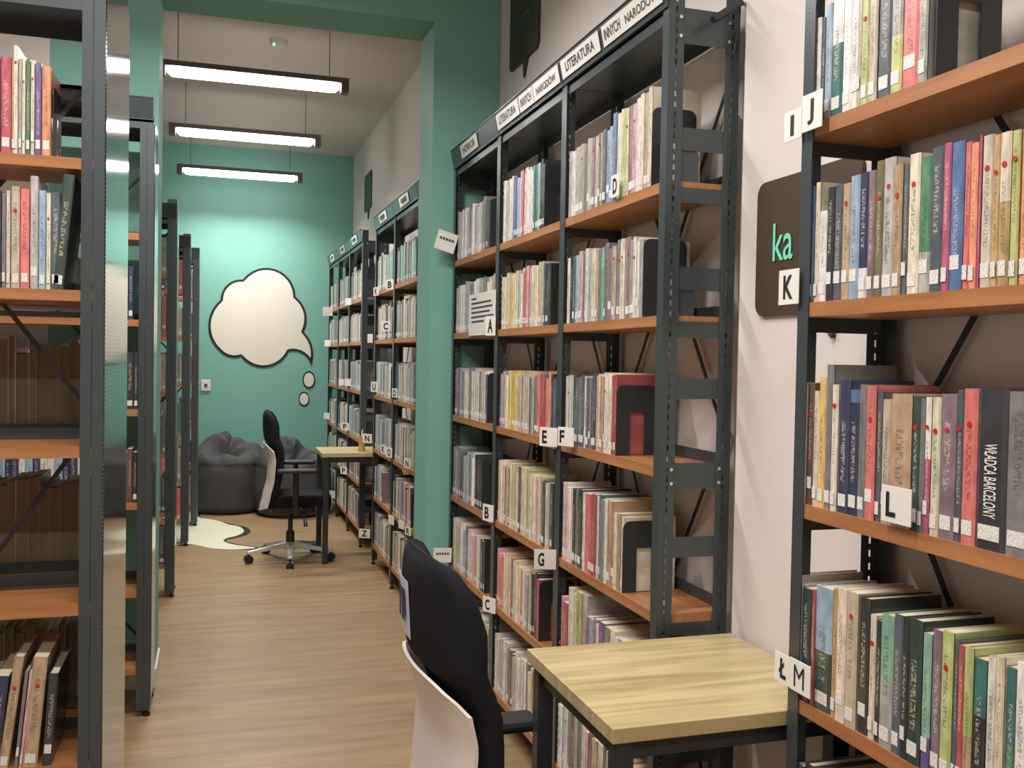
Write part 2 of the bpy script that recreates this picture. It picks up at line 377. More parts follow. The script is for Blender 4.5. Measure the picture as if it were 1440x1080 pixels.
# floor sticker
fl = [(262,764.5),(282,768),(298,772),(330,773.5),(365,771),(340,768),(322,765),(313,761),(318,757),(335,753.5),(344,748),(341,743),(334,740),(320,738),(312,734),(300,731),(276,728)]
FP = [tuple(onZ(a, b, 0))[:2] for a, b in fl] + [(-.1, 8.95), (-.5, 8.9), (-.72, 8.3), (-.55, 7.8), (-.66, 7.45), (-.42, 7.14)]
for _ in range(2):
    Z = []
    for i in range(len(FP)):
        a, b = FP[i], FP[(i+1) % len(FP)]
        Z += [(a[0]*.78+b[0]*.22, a[1]*.78+b[1]*.22), (a[0]*.22+b[0]*.78, a[1]*.22+b[1]*.78)]
    FP = Z
t = empty('floor_sticker', (0, 0, 0)); tag(t, 'white cloud shaped floor sticker with black outline before the beanbags', 'floor sticker')
MB().prism([(x+.05*(1 if x > .1 else .4 if x > -.2 else -.3), y-.02) for x, y in FP], .0005, .0015).build('outline', M['outline'], t)
MB().prism(FP, .0015, .0025).build('cloud', M['rug'], t)

# ------------------------------------------------------------------ wall boards
def board(name, label, P3, yz, T0, m, thick=.01):
    """speech-bubble board on a wall facing -x: P3 are (Y, Z) points"""
    t = empty(name, T0); tag(t, label, 'wall sign', None)
    MB().prism([(p[0]-T0[1], p[1]-T0[2]) for p in P3], -thick, 0, axis='x').build('panel', m, t, bevel=.001)
    return t
def rrect(y0, y1, z0, z1, r, n=5):
    out = []
    for cx, cz, a in ((y1-r, z1-r, 0), (y0+r, z1-r, 90), (y0+r, z0+r, 180), (y1-r, z0+r, 270)):
        for k in range(n+1): q = math.radians(a+90*k/n); out.append((cx+r*math.cos(q), cz+r*math.sin(q)))
    return out
# right board: Y from 1.581 (near) to 1.945 (far)
R = rrect(1.575, 1.95, 1.51, 1.815, .03)
R = R[:18] + [(1.72, 1.51), (1.66, 1.455), (1.65, 1.51)] + R[18:]
t = board('speech_bubble_board', 'dark brown speech bubble board with mint lettering beside shelf sign K', R, None, (1.21, 1.76, 1.66), M['bubble'])
g = text('lettering', 'ka', 1.76-1.877, 1.76-1.80, -.03, .055, -.0125, M['mintink'], t, .005); g.rotation_euler = (0, 0, -PI/2); g.location = (0, 0, 0)
R = rrect(3.66, 4.05, 2.66, 3.02, .03)
R = R[:18] + [(3.86, 2.66), (3.845, 2.585), (3.80, 2.66)] + R[18:]
t = board('speech_bubble_board', 'dark olive speech bubble board reading horror above the left bookcase bays', R, None, (XW, 3.855, 2.85), M['bubble2'])
g = text('lettering', 'horror', -.115, .115, -.055, .03, -.0125, M['tealink'], t, .005); g.rotation_euler = (0, 0, -PI/2)
R = rrect(8.16, 8.54, 2.68, 3.0, .03)
R = R[:18] + [(8.36, 2.68), (8.33, 2.6), (8.28, 2.68)] + R[18:]
t = board('speech_bubble_board', 'dark green speech bubble board high on the back room wall', R, None, (XB, 8.35, 2.83), M['bubble3'])

# ------------------------------------------------------------------ shelving
D0 = .19; TH = .026
def post_mesh(fw, web, ztop, double, holes):
    """slotted angle post, front flange in plane y=0 facing -y, web along +y at x=0"""
    bm = bmesh.new()
    def strip(fn, w_):
        pitch, s0, s1, z0 = .025, .006, .019, .03
        a, b = w_*.44, w_*.57
        n = int((ztop-z0)/pitch) if holes else 0
        def q(x0, x1, za, zb): bm.faces.new([bm.verts.new(fn(*p)) for p in ((x0, za), (x1, za), (x1, zb), (x0, zb))])
        if not holes: q(0, w_, 0, ztop); return
        q(0, a, 0, ztop); q(b, w_, 0, ztop); q(a, b, 0, z0+s0)
        for k in range(n):
            z = z0+k*pitch; q(a, b, z+s1, z+pitch+(s0 if k < n-1 else 0) if k < n-1 else ztop)
    def solid(x0, x1, y=0): bm.faces.new([bm.verts.new(p) for p in ((x0, y, 0), (x1, y, 0), (x1, y, ztop), (x0, y, ztop))])
    if fw > .04:                                          # channel with a groove down its middle
        solid(0, fw*.48); solid(fw*.52, fw); solid(fw*.48, fw*.52, .004)
    else:
        solid(0, fw)
        if double: solid(-fw, 0)
    strip(lambda x, z: (0, x, z), web)
    bmesh.ops.remove_doubles(bm, verts=bm.verts, dist=1e-5)
    bmesh.ops.recalc_face_normals(bm, faces=bm.faces)
    me = bpy.data.meshes.new('post'); bm.to_mesh(me); bm.free(); me.materials.append(M['metal']); return me
_pm = {}
def post(parent, x, y, ztop, kind, side, holes, facing=1):
    key = (kind, round(ztop, 2), holes, kind)
    if key not in _pm:
        fw, web, dbl = {'end': (.032, .04, False), 'mid': (.021, .035, True), 'back': (.034, .038, False), 'backmid': (.021, .035, True), 'wide': (.05, .03, False)}[kind]
        _pm[key] = post_mesh(fw, web, ztop, dbl, holes)
    o = link('post', _pm[key], parent, (x, y, .025))
    o.scale = (side, facing, 1)
    md = o.modifiers.new('thickness', 'SOLIDIFY'); md.thickness = .002; md.offset = 0
    f = MB().tube([(0, 0, -.025), (0, 0, -.012), (0, 0, -.012), (0, 0, .01)], [.014, .014, .005, .005], 8).mesh('foot', M['felt'])
    q = link('foot', f, o, (.012, .012, 0))
    return o
def bolts(x, y, zz): pass
SHZ = [1.81, 1.487, 1.12, .762, .44, .115]              # undersides of the boards
def shelf_unit(label, loc, rz, bays, depth=D0, zs=SHZ, top=2.30, header=True, holes=True, end_frames=('near',), header_z=2.25, plate=None, group='steel bookcases', brace=True, wide_end=False, skiplabels=False, panel_top=None):
    """local x runs left to right as the reader faces it, y=0 is the front edge, y>0 goes back"""
    t = empty('bookcase', loc, rz); tag(t, label, 'bookcase', group)
    xs = [0]
    for b in bays: xs.append(xs[-1]+b)
    L = xs[-1]
    for i, x in enumerate(xs):
        e = i in (0, len(xs)-1); s = 1 if i == 0 else -1
        if e:
            post(t, x, 0, top, 'wide' if (wide_end and i) else 'end', s, holes); post(t, x, depth, top-.03, 'back', s, holes, -1)
        else:
            post(t, x, 0, top, 'mid', 1, holes); post(t, x, depth, top-.03, 'backmid', 1, holes, -1)
    for i, b in enumerate(bays):
        x0 = xs[i]; me = None
        for z in zs:
            k = (round(b, 3), round(depth, 3))
            if me is None:
                me = MB().box(.004, b-.004, .002, depth-.004, 0, TH).mesh('shelf_board', M['wood'])
                lip = MB().box(.006, b-.006, depth-.012, depth-.009, TH, TH+.03).box(.0045, .0065, .01, depth-.01, -.025, 0).box(b-.0065, b-.0045, .01, depth-.01, -.025, 0).mesh('shelf_bracket', M['metal'])
            o = link('shelf_board', me, t, (x0, 0, z)); link('shelf_bracket', lip, o)
        MB().box(x0+.003, x0+b-.003, .004, depth-.004, header_z-.01, header_z).box(x0+.003, x0+b-.003, .004, .006, header_z-.035, header_z).box(x0+.003, x0+b-.003, depth-.006, depth-.004, header_z-.04, header_z).build('top_panel', M['metal'], t)
        if brace:
            for (z0, z1) in ((.2, 1.25), (1.2, 2.15)):
                bb = MB()
                for q0, q1 in (((x0+.02, z0), (x0+b-.02, z1)), ((x0+.02, z1), (x0+b-.02, z0))):
                    d = Vector((q1[0]-q0[0], 0, q1[1]-q0[1])).normalized(); nrm = Vector((-d.z, 0, d.x))*.006
                    yy = depth+.003
                    pts = [Vector((q0[0], yy, q0[1])), Vector((q1[0], yy, q1[1]))]
                    B0 = len(bb.v)
                    for dy in (0, .003):
                        for p, s in ((pts[0], 1), (pts[1], 1), (pts[1], -1), (pts[0], -1)): bb.v.append(tuple(p+nrm*s+Vector((0, dy, 0))))
                    for f in ((0,1,2,3),(7,6,5,4),(0,4,5,1),(1,5,6,2),(2,6,7,3),(3,7,4,0)): bb.f.append(tuple(B0+k for k in f)); bb.mi.append(0)
                bb.build('cross_brace', M['metal2'], t)
        if header:
            hb = MB().prism([(-.004, header_z), (-.020, header_z+.075), (-.018, header_z+.077), (-.001, header_z+.002)], x0+.003, x0+b-.003, axis='x')
            hb.prism([(-.006, header_z-.003), (.02, header_z-.003), (.02, header_z), (-.006, header_z)], x0+.003, x0+b-.003, axis='x')
            hb.prism([(-.022, header_z+.077), (-.006, header_z+.077), (-.006, header_z+.080), (-.022, header_z+.080)], x0+.003, x0+b-.003, axis='x')
            ho = hb.build('header_panel', M['metal'], t); t['h%d' % i] = ho.name
    for side in end_frames:
        x = L if side == 'near' else 0; s = -1 if side == 'near' else 1
        zbars = [(2.165, 2.24), (1.91, 1.965), (1.785, 1.822), (1.575, 1.63), (1.46, 1.50), (1.312, 1.362), (1.092, 1.156), (.925, .975), (.735, .765), (.6, .65), (.415, .45), (.25, .3), (.09, .12)]
        for z0, z1 in zbars:
            if z1 > top: continue
            o = MB().box(x+s*.001, x+s*.004, .036, depth-.036, z0, z1).build('side_rail', M['metal'], t)
            if z1-z0 > .06:
                for yb in (.03, depth-.03):
                    for zb in (z0+.015, z1-.015): MB().tube([(x-s*.004, yb, zb), (x+s*.001, yb, zb)], .0045, 8).build('bolt', M['chrome'], o)
        for z0, z1 in ((1.82, 1.965), (1.50, 1.63)):
            MB().box(x+s*.0045, x+s*.006, .036, .085, z0, z1).build('side_plate', M['metal'], t)
    if plate:
        y0, y1, zt, zb = plate; r = .1
        pts = [(y0, zb), (y1, zb), (y1, zt-r)] + [(y1-r+r*math.cos(a), zt-r+r*math.sin(a)) for a in np.linspace(0, PI/2, 7)[1:]] + [(y0+.02, zt), (y0, zt-.02)]
        MB().prism(pts, L+.001, L+.004, axis='x').build('end_panel', M['plate'], t)
    return t, xs

BW = .706
XF = 1.028
# middle bookcase (its far end touches the partition)
UM, XM = shelf_unit('three-bay dark steel bookcase signed LITERATURA INNYCH NARODÓW behind the near table', (XF, 4.195, 0), -PI/2, [BW]*3, end_frames=('near', 'far'))
UR, XR = shelf_unit('dark steel bookcase at right edge carrying letter signs J to M', (XF, 1.522, 0), -PI/2, [BW], end_frames=('far',), header=True)
UA, XA = shelf_unit('dark steel bookcase seen just past the teal doorway, nearer of the back two', (XF+.005, 6.40, 0), -PI/2, [BW, BW, .47], holes=False, end_frames=('far',))
UBk, XBk = shelf_unit('dark steel bookcase standing in the far right corner beyond the back table', (XF+.005, 9.09, 0), -PI/2, [BW]*3, holes=False, end_frames=('near',))
ZL = [1.829, 1.519, 1.148, .772, .392, .1]
UL, XL = shelf_unit('dark steel bookcase at left edge with perforated end panel, reader side', (-1.006, 2.454, 0), 0, [.756], depth=.24, zs=ZL, top=2.36, header_z=2.235, end_frames=(), plate=(0, .615, 2.43, .06), wide_end=True, group='bookcases left of the aisle')
ULb, _ = shelf_unit('dark steel bookcase backing onto the left front bookcase', (-.252, 3.07, 0), PI, [.756], depth=.24, zs=ZL[1:], top=2.2, header_z=2.12, end_frames=(), header=False, group='bookcases left of the aisle', brace=False)
Z2 = [1.828, 1.50, 1.158, .80, .462, .165]
U2, X2 = shelf_unit('dark steel bookcase standing against the teal pillar left of the doorway', (-.222-.95, 3.885, 0), 0, [.95], depth=.24, zs=Z2, top=2.245, header_z=2.285, end_frames=(), plate=(.012, .24, 2.27, .06), wide_end=True, group='bookcases left of the aisle')
LEFTB = []
for (x, y, zt, nm) in ((-.205, 5.765, 2.25, 'first'), (-.165, 7.286, 2.24, 'second'), (-.115, 8.116, 2.23, 'third, farthest')):
    u, xx = shelf_unit('dark steel bookcase seen edge-on left of the back aisle, %s past the doorway' % nm, (x-.95, y, 0), 0, [.95], depth=.24, zs=Z2, top=zt, header_z=2.17, holes=False, end_frames=(), plate=(.012, .24, zt+.02, .06), wide_end=True, group='bookcases left of the aisle')
    LEFTB.append((x-.95, y))
# hoop on top of the aisle ends
for o, L_, n_ in ((U2, .95, 'h'),):
    MB().tube([(L_-.04, .01, 2.27), (L_-.04, .01, 2.295), (L_-.03, .01, 2.305), (L_-.015, .01, 2.305), (L_-.006, .01, 2.295), (L_-.006, .01, 2.27)], .005, 8).build('top_loop', M['chrome'], o, smooth=True)

# header title strips of the middle bookcase
hz = 2.25
def strip_(u, i, x0, x1, s, z0=.012, z1=.066, tx=.12, ink='inkgrey'):
    ho = bpy.data.objects[u['h%d' % i]]
    def yy(z): return -.006-.016*z/.075*1.0
    a = MB(); B = 0
    for d in (0, .0012):
        for (x, z) in ((x0, z0), (x1, z0), (x1, z1), (x0, z1)): a.v.append((x, yy(z)-.0006-d, hz+z))
    for f in ((0,1,2,3),(7,6,5,4),(0,4,5,1),(1,5,6,2),(2,6,7,3),(3,7,4,0)): a.f.append(f); a.mi.append(0)
    a.build('title_strip', M['plain'], ho)
    if s:
        pad = (x1-x0)*tx; zz0 = z0+.014; zz1 = z1-.012
        text('title_lettering', s, x0+pad, x1-pad, hz+zz0, hz+zz1, yy(zz0)-.0026, M[ink], ho, .02, shear=-.016/.075)
def um(Y): return 4.195-Y
strip_(UM, 2, um(2.775), um(2.477), 'LITERATURA'); strip_(UM, 2, um(2.452), um(2.32), 'INNYCH', tx=.1); strip_(UM, 2, um(2.32), um(2.095), 'NARODÓW', tx=.08)
strip_(UM, 1, um(3.475), um(3.21), 'LITERATURA'); strip_(UM, 1, um(3.2), um(3.05), 'INNYCH'); strip_(UM, 1, um(3.045), um(2.80), 'NARODÓW')
strip_(UM, 0, um(4.02), um(3.76), 'HORROR')
for u, xx in ((UA, XA), (UBk, XBk)):
    for i in range(3):
        c = (xx[i]+xx[i+1])/2
        if i == 2 and u is UA: continue
        strip_(u, i, c-.13, c+.13, None); ho = bpy.data.objects[u['h%d' % i]]
        MB().box(c-.07, c-.03, -.0215, -.0195, hz+.03, hz+.052).box(c-.02, c+.02, -.0215, -.0195, hz+.03, hz+.052).box(c+.03, c+.07, -.0215, -.0195, hz+.03, hz+.052).build('title_print', M['inkgrey'], ho)
ho = bpy.data.objects[U2['h0']]
hzz = 2.285
MB().box(.665, .708, -.024, -.0225, hzz+.025, hzz+.068).build('title_strip', M['plain'], ho)
text('title_lettering', 'L', .675, .688, hzz+.032, hzz+.058, -.0246, M['ink'], ho, .02)

# ------------------------------------------------------------------ books
PAL = {'white': (226,220,212), 'cream': (222,209,180), 'beige': (192,176,150), 'light grey': (178,176,170), 'grey': (132,132,130), 'slate': (86,96,106),
 'charcoal': (58,60,64), 'navy': (46,56,92), 'blue': (70,112,168), 'light blue': (146,178,204), 'teal': (44,116,112), 'green': (72,132,96), 'dark green': (54,78,68),
 'mint': (132,190,162), 'lime': (184,194,106), 'olive': (122,116,74), 'yellow': (224,184,62), 'ochre': (190,152,84), 'orange': (228,132,62), 'coral red': (218,86,80),
 'red': (176,46,46), 'crimson': (188,42,82), 'magenta': (184,50,110), 'pink': (214,156,162), 'mauve': (142,116,128), 'purple': (104,84,144), 'brown': (112,82,62), 'tan': (188,152,110)}
ABB = {'w':'white','c':'cream','b':'beige','l':'light grey','g':'grey','s':'slate','k':'charcoal','n':'navy','B':'blue','L':'light blue','t':'teal','G':'green','d':'dark green',
 'm':'mint','i':'lime','o':'olive','y':'yellow','h':'ochre','O':'orange','C':'coral red','r':'red','R':'crimson','M':'magenta','p':'pink','v':'mauve','P':'purple','N':'brown','T':'tan'}
class Books:
    """geometry of one or many books with per-face print attributes"""
    def __init__(s): s.v = []; s.f = []; s.mi = []; s.col = []; s.alt = []; s.info = []; s.uv = []
    def face(s, idx, mi, col, alt, info, uv): s.f.append(idx); s.mi.append(mi); s.col.append(col); s.alt.append(alt); s.info.append(info); s.uv += uv
    def box(s, x0, x1, y0, y1, z0, z1, T, mi, col, alt, info, D, Hh):
        b = len(s.v)
        for p in ((x0,y0,z0),(x1,y0,z0),(x1,y1,z0),(x0,y1,z0),(x0,y0,z1),(x1,y0,z1),(x1,y1,z1),(x0,y1,z1)): s.v.append(tuple(T @ Vector(p)))
        uvp = [(y/D, z/Hh) for (x, y, z) in ((x0,y0,z0),(x1,y0,z0),(x1,y1,z0),(x0,y1,z0),(x0,y0,z1),(x1,y0,z1),(x1,y1,z1),(x0,y1,z1))]
        for f in ((0,3,2,1),(4,5,6,7),(0,1,5,4),(1,2,6,5),(2,3,7,6),(3,0,4,7)): s.face(tuple(b+i for i in f), mi, col, alt, info, [uvp[i] for i in f])
    def cover(s, T, t, D, Hh, col, alt, rnd, split, hard, marks=1):
        bt = .0022 if hard else .001
        inf = (0, rnd, split)
        s.box(0, bt, .001, D, 0, Hh, T, 0, col, alt, inf, D, Hh); s.box(t-bt, t, .001, D, 0, Hh, T, 0, col, alt, inf, D, Hh)
        bl = min(.0028, t*.14)
        P = [(0, .002), (0, 0), (t*.14, -bl), (t*.86, -bl), (t, 0), (t, .002)]; n = 6; b = len(s.v)
        for z in (0, Hh):
            for p in P: s.v.append(tuple(T @ Vector((p[0], p[1], z))))
        for i in range(n):
            j = (i+1) % n; sp = marks if i in (1, 2, 3) else 0
            s.face((b+i, b+j, b+n+j, b+n+i), 0, col, alt, (sp, rnd, split), [(P[i][0]/t, 0), (P[j][0]/t, 0), (P[j][0]/t, 1), (P[i][0]/t, 1)])
        s.face(tuple(range(b, b+n))[::-1], 0, col, alt, inf, [(0, 0)]*n); s.face(tuple(range(b+n, b+2*n)), 0, col, alt, inf, [(0, 1)]*n)
    def pages(s, T, t, D, Hh, hard, mi=1):
        bt = .0022 if hard else .001; ins = .003 if hard else .0006
        s.box(bt, t-bt, .002, D-ins, ins, Hh-ins, T, mi, (1,1,1,1), (1,1,1,1), (0,0,0), D, Hh)
    def label(s, T, t, mi=2):
        s.box(t*.16, t*.84, -.0034, -.0028, .014, .034, T, mi, (1,1,1,1), (1,1,1,1), (0,0,0), 1, 1)
    def mesh(s, name, mats):
        me = bpy.data.meshes.new(name); me.from_pydata(s.v, [], s.f)
        for m in mats: me.materials.append(m)
        me.polygons.foreach_set('material_index', s.mi)
        a = me.attributes.new('Col', 'FLOAT_COLOR', 'FACE'); a.data.foreach_set('color', np.array(s.col, dtype=np.float32).ravel())
        a = me.attributes.new('Alt', 'FLOAT_COLOR', 'FACE'); a.data.foreach_set('color', np.array(s.alt, dtype=np.float32).ravel())
        a = me.attributes.new('Info', 'FLOAT_VECTOR', 'FACE'); a.data.foreach_set('vector', np.array(s.info, dtype=np.float32).ravel())
        u = me.uv_layers.new(name='UVMap'); u.data.foreach_set('uv', np.array(s.uv, dtype=np.float32).ravel())
        me.update(); return me
I4 = Matrix.Identity(4)
def shade(name, j=.08):
    c = srgb(*PAL[name]); k = 1+rng.uniform(-j, j)*1.6
    return tuple(min(1, x*k*(1+rng.uniform(-j, j)*.5)) for x in c[:3])+(1,)
ORD = ['first', 'second', 'third', 'fourth', 'fifth', 'sixth', 'seventh', 'eighth', 'ninth', 'tenth', 'eleventh', 'twelfth', 'thirteenth', 'fourteenth', 'fifteenth', 'sixteenth', 'seventeenth', 'eighteenth', 'nineteenth', 'twentieth']
def ordn(k):
    if k <= 20: return ORD[k-1]
    if k < 30: return 'twenty-'+ORD[k-21]
    return ('thirtieth' if k == 30 else 'thirty-'+ORD[k-31])
def unit_T(loc, rz): return Matrix.Translation(loc) @ Matrix.Rotation(rz, 4, 'Z')
_lab = {}
def place_book(UT, rz, x, y, z, t, D, Hh, cname, label, group, alt=None, split=0, hard=None, dot=False, tagged=True, lean=0, title=None, tiltz=None, old=False):
    col = shade(cname); hard = (rng.random() < .35) if hard is None else hard
    a = shade(alt) if alt else col
    b = Books(); b.cover(I4, t, D, Hh, col, a, rng.random(), split, hard, 0 if title else 1)
    o = bpy.data.objects.new('book', b.mesh('book', [M['book']])); C.objects.link(o)
    tag(o, label, 'book', group)
    W = UT @ Matrix.Translation((x, y, z)) @ Matrix.Rotation(lean, 4, 'Y')
    o.matrix_world = W
    p = Books(); p.pages(I4, t, D, Hh, hard, 0); link('page_block', p.mesh('page_block', [M['oldpages' if old else 'pages']]), o)
    if tagged:
        zz = rng.choice((.014, .014, .012, .03))
        MB().box(t*.14, t*.86, -.0036, -.0029, zz, zz+.021).build('spine_label', M['tag'], o)
    if dot:
        r = min(.0045, t*.3); zc = Hh*rng.uniform(.72, .86)
        MB().prism([(t/2+r*math.cos(k*PI/4), zc+r*math.sin(k*PI/4)) for k in range(8)], -.0036, -.0029, axis='y').build('dot_sticker', M['redink'], o)
    if title:
        s, z0, z1, m_ = title
        text('title_lettering', s, t*.3, t*.72, Hh*z0, Hh*z1, -.0036, M[m_], o, .01, turn=True)
    return o
def bookend(UT, x, y, z, D, Hh, label, group='black bookends'):
    """plate facing local +x with a window cut in it, foot under the books"""
    t = empty('bookend'); t.matrix_world = UT @ Matrix.Translation((x, y, z)); tag(t, label, 'bookend', group)
    D = min(D, .122); a, b = D*.33, D*.68; zt = Hh*.62; r = .02
    out = [(0, 0)] + [(r-r*math.cos(q), Hh-r+r*math.sin(q)) for q in np.linspace(0, PI/2, 5)] + [(D-r+r*math.sin(q), Hh-r+r*math.cos(q)) for q in np.linspace(0, PI/2, 5)] + [(D, 0)]
    # frame: left leg, right leg, top
    m = MB()
    m.prism([(0, 0)]+out[1:6]+[(a, Hh), (a, 0)], 0, .0015, axis='x')
    m.prism([(b, 0), (b, Hh)]+out[6:11]+[(D, 0)], 0, .0015, axis='x')
    m.prism([(a, zt), (a, Hh), (b, Hh), (b, zt)], 0, .0015, axis='x')
    m.build('upright', M['metal2'], t)
    MB().box(-.08, 0, a, b, .0002, .0014).build('foot', M['metal2'], t)
    return t

def row(UT, rz, seq, x0, x1, z, where, group, hr=(.19, .21), D=.135, y=.008, dots=.15, tagp=.85, start=1, exact=True):
    """individual books packed left to right; seq of colour letters"""
    wts = [rng.uniform(.7, 1.45) for _ in seq]; k = (x1-x0)/sum(wts); x = x0
    for i, (ch, wt) in enumerate(zip(seq, wts)):
        t = wt*k; Hh = rng.uniform(*hr) if not callable(hr) else hr(i/len(seq))+rng.uniform(-.008, .008)
        sz = 'slim ' if t < .0165 else 'thick ' if t > .03 else ''
        place_book(UT, rz, x+.0003, y+rng.uniform(0, .006), z, t-.0006, D+rng.uniform(-.008, .008), Hh, ABB[ch],
                   '%s%s book, %s from left %s' % (sz, ABB[ch], ordn(start+i), where), group, dot=rng.random() < dots, tagged=rng.random() < tagp)
        x += t
def pxrow(UT, ufar, X, zt, items, where, group, D=.135, crop=None, title=None, ends=None):
    """books measured along the front edge; items (xl, xr, ytop, colour[, alt, split][, opts])"""
    ox, oy, sc = crop
    for i, it in enumerate(items):
        xl, xr, yt, cn = it[:4]; opt = it[4] if len(it) > 4 else {}
        a = onX(ox+xl/sc, oy+yt/sc, X); b = onX(ox+xr/sc, oy+yt/sc, X)
        u0, u1 = ufar-a.y, ufar-b.y; Hh = max(.15, min(.29, (a.z+b.z)/2-zt))
        t = u1-u0-.0006
        sz = 'slim ' if t < .012 else 'thick ' if t > .028 else 'tall ' if Hh > .225 else 'short ' if Hh < .17 else ''
        alt = opt.get('alt')
        lb = '%s%s%s book, %s from left %s' % (sz, ABB[cn], (' and '+ABB[alt]) if alt else '', ordn(i+1), where)
        place_book(UT, -PI/2, u0, X-XF+rng.uniform(0, .004), zt, t, D+rng.uniform(-.01, .01), Hh, ABB[cn], lb, group, alt=ABB[alt] if alt else None,
                   split=opt.get('split', 0), dot=opt.get('dot', False), tagged=opt.get('tag', True), title=opt.get('title'), hard=opt.get('hard'))

TR = unit_T((XF, 1.522, 0), -PI/2); TM = unit_T((XF, 4.195, 0), -PI/2)
TA = unit_T((XF+.005, 6.40, 0), -PI/2); TB = unit_T((XF+.005, 9.09, 0), -PI/2); TL = unit_T((-1.006, 2.454, 0), 0)
XS = XF+.006
A_, S_ = 'alt', 'split'
J = [(335,378,110,'c',{'dot':1}),(378,416,95,'w'),(418,438,90,'k'),(440,472,20,'L'),(474,528,0,'w',{A_:'t',S_:.62}),(530,572,-30,'w'),(572,608,-40,'w'),(610,628,-40,'b'),(628,664,-60,'i',{'dot':1}),
     (666,706,-70,'b'),(710,774,-90,'s'),(776,832,-110,'l',{A_:'i',S_:.5}),(836,916,-140,'C'),(920,964,-160,'l')]
pxrow(TR, 1.522, XS, SHZ[0]+TH, J, 'on shelf with signs I and J', 'books on the shelf signed J', crop=(1040, 0, 3.6))
K = [(300,322,405,'d'),(324,354,295,'g'),(356,381,295,'B'),(383,404,275,'c'),(405,446,420,'w',{}),(447,481,300,'k'),(482,524,285,'s'),(525,561,280,'T',{'dot':1}),(562,609,240,'L'),(610,654,225,'n',{A_:'w',S_:.24}),
     (655,690,215,'v'),(691,729,165,'o',{'dot':1}),(730,789,150,'l',{'dot':1}),(790,831,185,'T',{'dot':1}),(832,860,190,'s'),(861,917,130,'c',{'dot':1,'hard':True}),(918,976,145,'G',{A_:'l',S_:.3}),(978,1040,95,'s'),
     (1041,1078,75,'M'),(1080,1144,70,'B'),(1145,1178,70,'C'),(1179,1214,75,'O'),(1215,1228,35,'M',{'tag':False}),(1229,1289,35,'c',{'dot':1}),(1290,1324,35,'h',{'dot':1}),(1326,1382,20,'c',{A_:'h',S_:.55,'dot':1}),
     (1385,1426,10,'i',{'dot':1}),(1428,1480,0,'O'),(1482,1530,0,'C'),(1532,1600,-5,'c')]
pxrow(TR, 1.522, XS, SHZ[1]+TH, K, 'on shelf signed K', 'books on the shelf signed K', crop=(1040, 180, 3.6))
Lr = [(274,304,235,'n'),(305,324,195,'c',{'dot':1}),(325,353,200,'N',{'dot':1}),(354,377,235,'c'),(378,410,170,'y',{A_:'y'}),(411,444,110,'g',{'hard':True}),(446,474,205,'c',{'dot':1}),(475,523,185,'n'),(524,569,230,'B',{A_:'n',S_:.9}),
      (570,606,205,'g'),(607,650,210,'C',{'dot':1}),(651,676,240,'s'),(677,720,275,'b'),(722,819,250,'T',{'hard':True}),(820,858,262,'d',{'dot':1}),(860,884,270,'g'),(885,911,265,'w',{A_:'M',S_:.55,'dot':1}),(913,955,265,'c',{'dot':1}),
      (957,1029,250,'v',{'dot':1}),(1030,1064,230,'s',{'dot':1}),(1065,1134,225,'C',{'dot':1}),(1137,1280,225,'k',{'hard':True,'title':('WŁADCA BARCELONY', .2, .66, 'plain')}),(1283,1400,240,'g'),(1402,1470,240,'k'),(1472,1530,240,'b')]
pxrow(TR, 1.522, XS, SHZ[2]+TH, Lr, 'on shelf signed L', 'books on the shelf signed L', crop=(1040, 480, 3.375))
Mr = [(268,299,100,'b',{'hard':True}),(300,321,145,'w'),(322,364,170,'d'),(365,384,180,'r',{'tag':False}),(385,471,165,'L',{A_:'d',S_:.48,'hard':True}),(472,499,175,'h'),(500,547,170,'c'),(548,604,190,'b',{'dot':1}),(605,655,220,'k'),(658,689,305,'c',{'dot':1}),
      (690,717,335,'k'),(718,784,305,'m',{A_:'l',S_:.5}),(785,829,305,'s'),(830,861,355,'k'),(862,931,330,'d',{'hard':True}),(932,974,400,'m',{A_:'P',S_:.25}),(975,1029,385,'v'),(1030,1086,390,'i',{'dot':1}),(1088,1109,435,'s'),(1110,1141,460,'r'),(1144,1189,470,'i',{A_:'T',S_:.4}),
      (1190,1250,530,'t',{A_:'k',S_:.6}),(1252,1303,520,'w'),(1305,1346,515,'c'),(1348,1404,575,'t',{A_:'G',S_:.5}),(1406,1470,550,'w'),(1472,1530,560,'g')]
pxrow(TR, 1.522, XS, SHZ[3]+TH, Mr, 'on shelf signed M', 'books on the shelf signed M', crop=(1040, 780, 3.6))
row(TR, -PI/2, 'skcgkldb', .02, .24, SHZ[4]+TH, 'on lowest visible right shelf', 'books on the lowest right shelf', (.195, .215))
bookend(TR, 1.522-onX(1310, 60, XS).y+.004, .01, SHZ[0]+TH, .13, .2, 'black slotted bookend closing the row on the shelf signed J')

